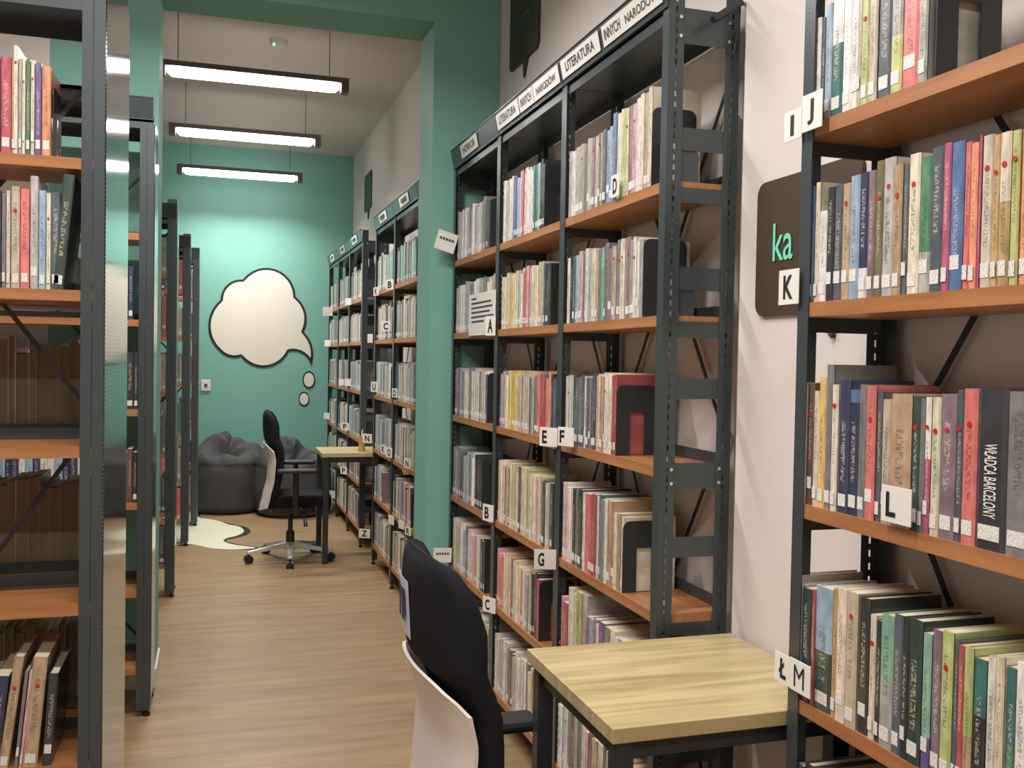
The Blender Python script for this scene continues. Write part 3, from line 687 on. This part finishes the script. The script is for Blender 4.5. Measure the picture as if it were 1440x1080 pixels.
# left bookcase, reader side: x measured at Y=2.454
def lrow(items, zt, crop, where, group, lean=0):
    ox, oy, sc = crop
    for i, it in enumerate(items):
        xl, xr, yt, cn = it[:4]; opt = it[4] if len(it) > 4 else {}
        a = onY(ox+xl/sc, oy+yt/sc, 2.46); b = onY(ox+xr/sc, oy+yt/sc, 2.46)
        Hh = max(.15, min(.30, a.z-zt)); t = max(.006, b.x-a.x-.0006)
        dx = opt.get('lean', lean)
        place_book(TL, 0, a.x+1.006-(math.sin(dx)*Hh if dx else 0), .006, zt, t, opt.get('D', .14), Hh, ABB[cn], '%s book, %s from left %s' % (ABB[cn], ordn(i+1), where), group, dot=opt.get('dot', False), tagged=True, lean=dx, hard=opt.get('hard'), title=opt.get('title'))
lrow([(-60,-32,340,'b'),(-30,3,335,'v'),(6,68,330,'R'),(70,79,350,'h'),(80,107,265,'c',{'dot':1}),(109,130,340,'l'),(131,151,330,'c',{'dot':1}),(153,179,345,'G'),(181,204,350,'c',{'dot':1}),(206,244,365,'P'),(246,300,385,'O',{'hard':True})],
     ZL[0]+TH, (0, 0, 4.154), 'on top shelf at left edge', 'books on the upper left shelf')
bookend(TL, onY(306/4.154, 200, 2.46).x+1.006, .01, ZL[0]+TH, .15, .165, 'black slotted bookend against the orange book at upper left')
lrow([(-50,-22,120,'b'),(-20,10,115,'k'),(12,36,130,'g'),(38,62,115,'c'),(66,118,90,'b',{'dot':1,'hard':True}),(120,174,105,'C'),(178,226,30,'l'),(228,270,115,'L'),(272,299,130,'c',{'dot':1}),(300,354,125,'s'),(372,440,15,'d',{'lean':.09,'D':.19,'hard':True})],
     ZL[1]+TH, (0, 240, 4.154), 'on second shelf at left edge', 'books on the second left shelf')
lrow([(-60,-22,700,'b'),(-20,40,690,'n',{'lean':.1,'D':.2}),(62,104,605,'T',{'dot':1,'lean':.13,'D':.2}),(106,122,670,'g',{'lean':.1,'D':.2}),(126,138,670,'p',{'lean':.1}),(142,204,610,'T',{'dot':1,'lean':.09,'D':.21}),(208,250,680,'k',{'lean':.07,'D':.21})],
     ZL[4]+TH, (0, 720, 3.0), 'on bottom visible shelf at left edge', 'large books low on the left bookcase')

# middle bookcase, nearest bay: local x from 2*BW
m0 = 2*BW; grp = 'books in the nearest bay of the middle bookcase'
nb = 'in bay beside near table'
row(TM, -PI/2, 'lwlblgblvbolsLLBccicvpwcbc', m0+.027, m0+.60, SHZ[0]+TH, 'on top shelf '+nb, grp, lambda f: .205+(.03 if f > .55 else 0)+(.012 if f > .85 else 0), D=.14)
bookend(TM, m0+.603, .01, SHZ[0]+TH, .14, .2, 'black slotted bookend on top shelf beside the near table')
row(TM, -PI/2, 'wksLlpgwlcbgmdgvbgwcvlwwl', m0+.027, m0+.565, SHZ[1]+TH, 'on second shelf '+nb, grp, (.195, .215))
bookend(TM, m0+.568, .01, SHZ[1]+TH, .14, .2, 'black slotted bookend on second shelf beside the near table')
row(TM, -PI/2, 'wlwldsgswsvPdbcTcwccrr', m0+.027, m0+.42, SHZ[2]+TH, 'on third shelf '+nb, grp, lambda f: .205 if f < .5 else .215)
bookend(TM, m0+.423, .008, SHZ[2]+TH, .145, .19, 'black slotted bookend over the red book on third shelf')
row(TM, -PI/2, 'wpwcdgddwCRrwtgwTTcTc', m0+.027, m0+.48, SHZ[3]+TH, 'on fourth shelf '+nb, grp, lambda f: .23 if f < .8 else .2, D=.15)
bookend(TM, m0+.483, .008, SHZ[3]+TH, .145, .19, 'black slotted bookend on fourth shelf beside the near table')
row(TM, -PI/2, 'pRccilvLgwPgcwlLbw', m0+.027, m0+.6, SHZ[4]+TH, 'on fifth shelf '+nb, grp, lambda f: .245 if .1 < f < .3 else .2)
row(TM, -PI/2, 'wLwgsbGwpNbcslLNwnOCi', m0+.027, m0+.62, SHZ[5]+TH, 'on bottom shelf '+nb, grp, (.19, .21))

gb = [o for o in C.objects if o.get('label', '').endswith('cream book, third from left on fifth shelf '+nb)][0]
gt = max(v.co.x for v in gb.data.vertices); gh = max(v.co.z for v in gb.data.vertices)
g = text('cover_lettering', 'GILGAMESZ', .012, .125, gh-.034, gh-.014, 0, M['inkgrey'], gb, .01); g.location = (gt+.0006, 0, 0); g.rotation_euler = (0, 0, PI/2)

# everything smaller or farther: one mass of books
mass = Books()
def mrow(UT, seq, x0, x1, z, hr=(.19, .215), D=.13, y=.01, back=False, ml=1):
    wts = [rng.uniform(.7, 1.4) for _ in seq]; k = (x1-x0)/sum(wts); x = x0
    for i, (ch, wt) in enumerate(zip(seq, wts)):
        t = wt*k-.0006; Hh = rng.uniform(*hr); col = shade(ABB[ch])
        T = UT @ Matrix.Translation((x, y+rng.uniform(0, .006), z)); hard = rng.random() < .3
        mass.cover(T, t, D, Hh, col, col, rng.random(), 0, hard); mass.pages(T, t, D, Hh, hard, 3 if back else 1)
        if not back and rng.random() < .8: mass.label(T, t)
        x += wt*k
def seqr(base, n): return ''.join(rng.choice(base) for _ in range(n))
GRY = 'lllwwccbbggsLvmk'; 
for bi, x0 in ((1, BW), (0, 0)):
    rows_ = {1: ['wlwwBnLwCwwwtmkk', 'ccbccyyclwcCrppccyblskk', 'lbccyycgbClbslgCrPCOns', 'ccvbNcibcNcciiccpcTscbd', 'pCccccClccCwlbkkr', 'wlLwgsbwcwgcoiwlw'],
             0: ['llwlwlglwlwlgkk', 'lwlgwlgcb', 'pvlLgcwvpclwvbgws', 'glgsglLglwkkk', 'wcbcwLvcwpCcwkk', 'wlbcgwlcwb']}[bi]
    for k, sq in enumerate(rows_):
        n = max(len(sq), 26); sq = ''.join(sq[int(i*len(sq)/n)] for i in range(n))
        e = {(1, 0): .50, (1, 1): .58, (1, 2): .64, (1, 3): .63, (1, 4): .52, (1, 5): .62, (0, 0): .56, (0, 1): .64, (0, 2): .56, (0, 3): .5, (0, 4): .56, (0, 5): .62}[(bi, k)]
        mrow(TM, sq, x0+.027, x0+e, SHZ[k]+TH, (.21, .235) if (bi == 1 and k in (0, 3)) else (.19, .22))
        if e < .6: bookend(TM, x0+e+.004, .01, SHZ[k]+TH, .14, .2, 'black slotted bookend on %s shelf, %s bay of middle bookcase' % (ORD[k], ('far left', 'central')[bi]))
for T_, bays in ((TA, (BW, BW, .47)), (TB, (BW, BW, BW))):
    x0 = 0
    for bi, b in enumerate(bays):
        for k in range(6):
            e = b-rng.uniform(.05, .16); n = int((e-.03)/.023)
            pal = GRY if k < 4 else GRY+'pvcN'
            if T_ is TA and k == 4 and bi == 0: n = 12; e = .35
            mrow(T_, seqr(pal, n), x0+.027, x0+e, SHZ[k]+TH, (.19, .23))
            if rng.random() < .45 and e < b-.08:
                bookend(T_, x0+e+.003, .01, SHZ[k]+TH, .13, .19, 'black bookend on %s shelf, %s bay of %s' % (ORD[k], ('far', 'middle', 'near')[bi], 'corner bookcase' if T_ is TB else 'bookcase past the doorway'), 'black bookends in the back room')
        x0 += b
# left rear side seen through the front shelves: fore edges towards us
TLb = unit_T((-.252, 3.07, 0), PI)
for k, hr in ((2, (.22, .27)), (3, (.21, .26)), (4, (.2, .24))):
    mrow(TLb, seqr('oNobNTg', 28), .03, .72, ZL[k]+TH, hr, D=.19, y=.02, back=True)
T2 = unit_T((-.222-.95, 3.885, 0), 0)
for k, sq, e in ((1, seqr('gcbnl', 30)+'cckkn', .88), (2, seqr('gslLwv', 30)+'wppvkk', .9), (3, seqr('LnwwnBLLww', 30)+'CggNk', .9)):
    mrow(T2, sq[-8:] if k == 1 else sq, .72 if k == 1 else .1, e, Z2[k]+TH, (.19, .23), D=.14)
for (lx, ly) in LEFTB:
    T_ = unit_T((lx, ly, 0), 0)
    for k in range(6): mrow(T_, seqr('GpvgsnCbl', 34), .05, .9, Z2[k]+TH, (.19, .23), D=.14)
mo = link('books', mass.mesh('books', [M['book'], M['pages'], M['tag'], M['oldpages']]))
tag(mo, 'hundreds of library books in pale and grey jackets on the farther shelves', 'books', kind='stuff')

# ------------------------------------------------------------------ signs
def sign(xl, xr, yt, yb, s, label, X=1.022, W=.068, grp='white letter signs on the shelves', cat='letter sign', frac=(.25, .75), nm='letter_sign', ink='ink', flat=False):
    yc = (yt+yb)/2
    Rp = onX(xr, yc, X); r = ray(xl, yc); d = Vector((r[0], r[1])); o = Vector((Rp.x, Rp.y))
    A = d.dot(d); Bq = -2*d.dot(o); Cq = o.dot(o)-W*W; disc = Bq*Bq-4*A*Cq
    tt = (-Bq+math.sqrt(disc))/(2*A) if disc > 0 else d.dot(o)/A
    Lp = Vector((d.x*tt, d.y*tt, 0))
    if Lp.x > X or flat: Lp = onX(xl, yc, X)
    a = math.atan2(Rp.y-Lp.y, Rp.x-Lp.x); wd = (Vector((Rp.x, Rp.y))-Vector((Lp.x, Lp.y))).length
    dep = (MW.T @ np.array([Rp.x, Rp.y, Rp.z-H]))[2]; h = (yb-yt)*dep/F
    e = empty(nm, (Lp.x, Lp.y, Rp.z-h/2), a); tag(e, label, cat, grp)
    MB().box(0, wd, -.0015, .0005, 0, h).build('plate', M['plain'], e, bevel=.0006)
    if s: text('lettering', s, wd*frac[0], wd*frac[1], h*.16, h*.84, -.0022, M[ink], e, 0 if s == 'M' else .03)
    return e, wd, h
for xl, xr, yt, yb, s, wh, fr in ((1096,1124,377,427,'K','on the right bookcase post beside brown board',(.25,.72)), (1111,1140,938,984,'M','above a red shelf low on the right bookcase',(.22,.72)), (1090,1112,925,967,'Ł','low on right bookcase beside the table',(.3,.75)),
        (1240,1282,689,742,'L','in front of the third right shelf',(.17,.5)), (1129,1157,124,177,'J','on top right shelf before cream books',(.3,.6)), (1104,1128,150,193,'I','at left end of top right shelf',(.38,.58)),
        (759,784,602,629,'E','hung left of the bookcase post, third shelf',(.15,.42)), (785,807,602,629,'F','hung right of the bookcase post, third shelf',(.12,.42)), (751,782,773,801,'G','on the fourth shelf edge',(.18,.46)),
        (679,694,711,735,'B','on fourth shelf at the far left bay',(.2,.6)), (679,697,842,864,'C','on fifth shelf at the far left bay',(.2,.55)), (860,871,243,275,'D','before cream books on the top middle shelf',(.25,.75)),
        (683,697,444,472,'A','below the printed card on the second shelf',(.25,.75))):
    sign(xl, xr, yt, yb, s, 'white sign with black letter %s %s' % (s, wh), X=1.02 if s != 'J' else 1.016, frac=fr)
e, wd, h = sign(660, 697, 407, 470, None, 'white printed card clipped before books on the second shelf', X=1.0235, W=.16, nm='information_card', cat='card', grp=None, flat=True)
ln = MB()
for k, (a, b) in enumerate(((.1, .3), (.1, .85), (.1, .9), (.1, .8), (.1, .95), (.12, .6))):
    z = h*(.86-.11*k); ln.box(wd*a, wd*b, -.0022, -.0016, z, z+h*.045)
ln.build('printed_lines', M['inkgrey'], e)
for xl, xr, yt, yb, lb, tilt in ((608,637,330,362,'tilted white sign at far end of the top shelf before teal pillar', .28), (607,633,776,800,'white sign at far end of the fifth shelf above the chair', .03)):
    Rp = onX(xr, (yt+yb)/2, 1.02); dep = (MW.T @ np.array([Rp.x, Rp.y, Rp.z-H]))[2]; wd = (xr-xl)*dep/F; h = (yb-yt)*.85*dep/F
    e = empty('shelf_sign', (Rp.x-wd, Rp.y-.02, Rp.z-h/2+.03), 0); e.rotation_euler = (0, tilt, 0); tag(e, lb, 'sign', 'white end signs')
    MB().box(0, wd, -.002, .002, 0, h).build('plate', M['plain'], e, bevel=.0006)
    l2 = MB()
    for k in range(5): l2.box(wd*(.14+.15*k), wd*(.25+.15*k), -.003, -.002, h*.55, h*.68)
    l2.build('printed_lines', M['inkgrey'], e)
def c2(x0, x1, y0, y1): return (440+x0/4.156, 440+x1/4.156, 300+y0/4.156, 300+y1/4.156)
def c3(x0, x1, y0, y1): return (440+x0/3.856, 440+x1/3.856, 560+y0/3.856, 560+y1/3.856)
back_signs = [(c2(355,385,430,480),'K','top shelf'),(c2(428,472,385,445),'B','top shelf'),(c2(400,455,630,690),'C','second shelf'),(c2(320,350,705,755),'','second shelf, left end'),(c2(340,378,985,1045),'U','third shelf'),(c2(463,495,1025,1078),'D','third shelf'),
              (c3(270,320,195,245),'N','fourth shelf, left end'),(c3(370,395,255,305),'K','fourth shelf'),(c3(396,430,270,325),'O','fourth shelf'),(c3(495,530,330,385),'N','fourth shelf'),(c3(410,440,640,690),'','fifth shelf, left'),(c3(465,495,670,715),'','fifth shelf, middle'),(c3(500,532,705,750),'R','fifth shelf'),(c3(250,310,710,760),'Z','bottom, left end')]
for (xl, xr, yt, yb), s, wh in back_signs:
    sign(xl, xr, yt, yb, s or None, 'small white %s on %s of bookcase past the doorway' % (('letter %s sign' % s) if s else 'blank sign', wh), X=1.026, W=.08, grp='small signs in the back room')
for (xl, xr, yt, yb), s, wh in [(c2(58,116,548,600),'','top shelf, left end'),(c2(68,104,740,778),'','second shelf, left end'),(c2(190,225,495,535),'','top shelf'),(c2(150,182,970,1005),'','third shelf, middle'),(c2(186,222,968,1010),'','third shelf, right'),(c3(155,195,135,175),'F','fourth shelf'),(c3(60,90,80,115),'','fourth shelf, left end'),(c3(150,185,375,415),'P','fifth shelf'),(c3(90,120,505,545),'','bottom shelf')]:
    sign(xl, xr, yt, yb, s or None, 'small white %s on %s of far corner bookcase' % (('letter %s sign' % s) if s else 'blank sign', wh), X=1.026, W=.09, grp='small signs in the back room')

# ------------------------------------------------------------------ tables
def table(x0, x1, y0, y1, label):
    t = empty('table', (x0, y0, 0)); tag(t, label, 'table', 'pale oak tables between the bookcases')
    W, D = x1-x0, y1-y0
    MB().box(0, W, 0, D, .722, .75).build('tabletop', M['oak'], t, bevel=.0015)
    s = .036
    for x in (.012, W-.012-s):
        for y in (.012, D-.012-s): MB().box(x, x+s, y, y+s, .0, .722).build('leg', M['metal2'], t, bevel=.002)
    for a in ((.012+s, W-.012-s, .02, .04), (.012+s, W-.012-s, D-.04, D-.02), (.02, .04, .012+s, D-.012-s), (W-.04, W-.02, .012+s, D-.012-s)):
        MB().box(a[0], a[1], a[2], a[3], .685, .722).build('rail', M['metal2'], t)
    return t
table(.68, 1.197, 1.535, 2.018, 'pale oak topped table on dark legs, near, between right and middle bookcases')
table(.70, 1.2, 6.44, 6.90, 'pale oak topped table on dark legs far in the back room')
cp = onZ(508, 634, .75); t = empty('amber_cup', (.98, 6.55, .75)); tag(t, 'small amber cup standing on the far back table', 'cup')
pr = [(.0, .0), (.024, 0), (.027, .01), (.02, .03), (.024, .07), (.03, .1), (.026, .1), (.02, .07), (.0, .03)]
MB().rings([[(r*math.cos(2*PI*i/16), r*math.sin(2*PI*i/16), z) for i in range(16)] for r, z in pr[1:8]]).build('body', M['gold'], t, smooth=True)
MB().tube([(0, 0, .1), (.004, .002, .15)], .004, 6).build('stirrer', M['plain'], t)

# ------------------------------------------------------------------ chairs
def interp(tab, z):
    tab = sorted(tab)
    if z <= tab[0][0]: return tab[0][1]
    for (a, va), (b, vb) in zip(tab, tab[1:]):
        if z <= b:
            s = (z-a)/(b-a); s = s*s*(3-2*s)*.5+s*.5; return va+(vb-va)*s
    return tab[-1][1]
def chair(loc, rz, label, sticker=False, drop=0.0, arm=0.0):
    """sitter faces local +x"""
    t = empty('office_chair', loc, rz); tag(t, label, 'chair', 'black office chairs with white back shells')
    rear = [(.37, -.18), (.45, -.16), (.57, -.133), (.70, -.125), (.77, -.135), (.80, -.155), (.825, -.178), (.88, -.19), (.98, -.192), (1.01, -.188), (1.025, -.175)]
    front = [(.37, -.12), (.42, -.095), (.53, -.075), (.65, -.055), (.76, -.06), (.84, -.095), (.95, -.12), (1.0, -.14), (1.025, -.17)]
    wid = [(.37, .15), (.40, .185), (.5, .215), (.65, .228), (.80, .228), (.9, .222), (.96, .21), (1.0, .185), (1.018, .15), (1.026, .09)]
    def ring(z, n=40):
        xr, xf, hw = interp(rear, z), interp(front, z), interp(wid, z)*.87; c, h = (xr+xf)/2, max(.004, (xf-xr)/2); out = []
        for i in range(n):
            a = 2*PI*i/n; ca, sa = math.cos(a), math.sin(a)
            x = h*math.copysign(abs(ca)**.55, ca); y = hw*math.copysign(abs(sa)**.7, sa)
            out.append((c+x+(.035+.035*max(0, min(1, (z-.8)/.1)))*(abs(y)/.22)**2.4, y, z))
        return out
    zs = [.37, .375, .39, .42, .46, .5, .55, .6, .65, .7, .75, .79, .81, .825, .84, .86, .9, .94, .97, .99, 1.005, 1.015, 1.022, 1.026]
    MB().rings([ring(z) for z in zs]).build('back_cushion', M['mesh'], t, smooth=True)
    # white rear shell: a curved sheet with its own thickness
    sr = [(.345, -.212), (.38, -.205), (.45, -.188), (.57, -.162), (.70, -.154), (.77, -.168), (.80, -.182), (.84, -.2)]
    sh = MB(); nz, ny = 22, 20; g = {}
    for side in (0, 1):
        for j in range(ny+1):
            s = j/ny*2-1; yy = math.copysign(abs(s)**.9, s)*.197
            ztop = .83-.05*abs(s)**5; zb = .35+.03*s*s; ztop -= .02
            for i in range(nz+1):
                z = zb+(ztop-zb)*i/nz
                wf = .8+.2*math.sin(PI*min(1, (z-.35)/.35)*.5) if z < .7 else 1
                x = interp(sr, z)+.035*(yy/.22)**2+.022*abs(s)**6+(0 if side == 0 else .007)
                g[(side, i, j)] = len(sh.v); sh.v.append((x, yy*wf, z))
    for side in (0, 1):
        for j in range(ny):
            for i in range(nz): sh.f.append((g[(side,i,j)], g[(side,i+1,j)], g[(side,i+1,j+1)], g[(side,i,j+1)])); sh.mi.append(0)
    for j in range(ny):
        for i in (0, nz): sh.f.append((g[(0,i,j)], g[(0,i,j+1)], g[(1,i,j+1)], g[(1,i,j)])); sh.mi.append(0)
    for i in range(nz):
        for j in (0, ny): sh.f.append((g[(0,i,j)], g[(0,i+1,j)], g[(1,i+1,j)], g[(1,i,j)])); sh.mi.append(0)
    so = sh.build('back_shell', M['shell'], t, smooth=True)
    for s in (-1, 1): MB().tube([(-.139, s*.13, .62), (-.128, s*.13, .62)], .007, 12).build('screw', M['plastic'], so)
    # seat
    def sring(z, k):
        out = []
        for i in range(40):
            a = 2*PI*i/40; ca, sa = math.cos(a), math.sin(a)
            out.append(((.07 if ca < 0 else .09)+(.225 if ca < 0 else .185)*k*math.copysign(abs(ca)**.55, ca), .186*k*math.copysign(abs(sa)**.55, sa), z-.02*max(0, ca)**3))
        return out
    MB().rings([sring(.39, .9), sring(.395, .97), sring(.42, 1), sring(.45, .99), sring(.465, .94), sring(.47, .8)]).build('seat', M['mesh'], t, smooth=True)
    MB().box(-.12, .16, -.11, .11, .33, .39).build('seat_mechanism', M['plastic'], t, bevel=.015)
    MB().tube([(-.06, 0, .36), (-.10, 0, .34), (-.135, 0, .38), (-.13, 0, .45), (-.11, 0, .55)], [.03, .028, .022, .018, .016], 10).build('back_support', M['plastic'], t, smooth=True)
    for s in (-1, 1):
        a = MB().tube([(.07, s*.2, .37), (.05, s*.26, .36), (.03, s*.275, .42), (.035, s*.275, .62)], [.02, .022, .02, .018], 10).build('arm_post', M['plastic'], t, smooth=True)
        MB().box(-.09, .17, s*.275-.04, s*.275+.04, .625, .655).build('arm_pad', M['plastic'], a, bevel=.012)
    MB().tube([(.05, -.14, .37), (.09, -.2, .34), (.1, -.24, .27)], [.01, .01, .014], 8).build('lever', M['plastic'], t, smooth=True)
    MB().tube([(0, 0, .1), (0, 0, .2), (0, 0, .2), (0, 0, .34)], [.03, .028, .016, .016], 14).build('gas_column', M['plastic'], t)
    MB().tube([(0, 0, .075), (0, 0, .125)], [.045, .04], 18).build('base_hub', M['alu'], t, smooth=True)
    for k in range(5):
        a = 2*PI*k/5-PI/2; d = Vector((math.cos(a), math.sin(a), 0)); n = Vector((-d.y, d.x, 0))
        rr = []
        for r, wd, z0, z1 in ((.03, .026, .085, .125), (.12, .024, .08, .112), (.24, .02, .068, .09), (.295, .017, .062, .08)):
            c = d*r; rr.append([c-n*wd+Vector((0,0,z0)), c+n*wd+Vector((0,0,z0)), c+n*wd*.7+Vector((0,0,z1)), c-n*wd*.7+Vector((0,0,z1))])
        lg = MB().rings(rr).build('base_leg', M['alu'], t, bevel=.004)
        cst = MB(); c = d*.285
        for s in (-1, 1):
            q = c+n*s*.014
            cst.tube([q-n*.009+Vector((0, 0, .028)), q+n*.009+Vector((0, 0, .028))], .028, 16)
        cst.tube([c+Vector((0, 0, .03)), c+Vector((0, 0, .066))], .008, 8)
        cst.build('castor', M['plastic'], lg, smooth=True)
    for ch in list(t.children):
        if ch.name.split('.')[0] not in ('gas_column', 'base_hub', 'base_leg'): ch.location.z -= drop - (arm if ch.name.startswith('arm_post') else 0)
    if sticker:
        # inventory sticker on the rear of the headrest, near its far side
        st = MB(); 
        def pt(y, z): return (interp(rear, z)+.07*(abs(y)/.22)**2.4-.0035, y, z)
        for nm2, y0, y1, z0, z1, dx, mm in (('sticker', -.03, .085, .855, .965, 0, 'film'), ('sticker_print', -.005, .022, .885, .945, -.0012, 'navyink'), ('sticker_print', .034, .066, .885, .945, -.0012, 'navyink')):
            s_ = MB(); n = 6
            for j in range(n+1):
                y = y0+(y1-y0)*j/n
                for z in (z0, z1): 
                    p = pt(y, z); s_.v.append((p[0]+dx, y, z))
            for j in range(n): s_.f.append((2*j, 2*j+1, 2*j+3, 2*j+2)); s_.mi.append(0)
            o = s_.build(nm2, M[mm], t)
            md = o.modifiers.new('t', 'SOLIDIFY'); md.thickness = .0006; o.location.z = -drop
    return t
M['navyink'] = mat('navy_ink', srgb(40, 50, 80), .5)
chair((.515, 6.66, 0), -.075, 'black office chair with white back shell at the far back table')
chair((.548, 1.79, 0), .0, 'black office chair with white back shell and sticker at the near table', sticker=True, drop=-.012, arm=-.085)

# ------------------------------------------------------------------ beanbags
from mathutils import noise as mn
def beanbag(loc, rz, R, Hh, seed, label):
    t = empty('beanbag', loc, rz); tag(t, label, 'beanbag', 'charcoal beanbags by the back wall')
    n, m = 72, 44; rr = []
    for k in range(m+1):
        s = k/m
        if s < .12: r = R*(.78+.24*math.sin(s/.12*PI/2)); z = .10*Hh*(s/.12)**2
        elif s < .55: q = (s-.12)/.43; r = R*(1.02+.03*math.sin(q*PI)-.05*q); z = Hh*(.10+.52*q)
        else:
            q = (s-.55)/.45; r = R*(.97*math.cos(q*PI/2)**.62)+.004; z = Hh*(.62+.34*math.sin(q*PI/2)**1.1)
        ring = []
        for i in range(n):
            a = 2*PI*i/n; fold = max(0, (z/Hh-.5)/.5)
            d = Vector((math.cos(a), math.sin(a), 0))
            rad = r*(1+.05*fold*math.sin(5*a+seed)+.035*fold*math.sin(11*a+2*seed+6*s)) + .012*mn.noise(Vector((d.x*2.2, d.y*2.2, z*4+seed)))
            zz = z*(1-.16*fold) + fold*(.10*max(-.6, math.sin(a-.25))+.02*math.sin(3*a+1.3*seed)+.018*math.sin(7*a+9*s))*(.4+s*.6)
            # seat hollow pressed in towards the reader
            hx, hy = d.x*rad, d.y*rad+.12*R
            hol = math.exp(-(((hx+.15*R)/(.42*R))**2+((hy+.12*R)/(.34*R))**2))
            zz -= fold*hol*.2
            zz += fold*.02*mn.noise(Vector((hx*14, hy*14, seed)))
            ring.append((d.x*rad, d.y*rad, max(0, zz)))
        rr.append(ring)
    MB().rings(rr).build('fabric_bag', M['bean'], t, smooth=True)
    return t
beanbag((.14, 8.93, 0), 0, .325, .74, 1.2, 'charcoal fabric beanbag slumped left of the far chair')
beanbag((.69, 8.63, 0), .5, .325, .72, 3.4, 'charcoal fabric beanbag mostly hidden behind the far chair')

# ------------------------------------------------------------------ wall tie at top of the middle bookcase
t = empty('wall_bracket', (1.05, 2.02, 2.28)); tag(t, 'dark diagonal wall tie bolted above the middle bookcase end', 'bracket')
a = onX(1003, 28, 1.12); b = onX(1042, 3, 1.2)
MB().tube([a-Vector((1.05, 2.02, 2.28)), b-Vector((1.05, 2.02, 2.28))], .009, 6).build('strut', M['metal2'], t)
MB().tube([b-Vector((1.05, 2.02, 2.28)), Vector((XW-1.05-.003, b.y-2.02+.02, b.z-2.28))], .006, 8).build('bolt', M['chrome'], t)
c = b-Vector((1.05, 2.02, 2.28)); MB().tube([c, c+Vector((0, .005, -.05)), c+Vector((-.01, .01, -.12))], .0018, 6).build('cable', M['metal2'], t)
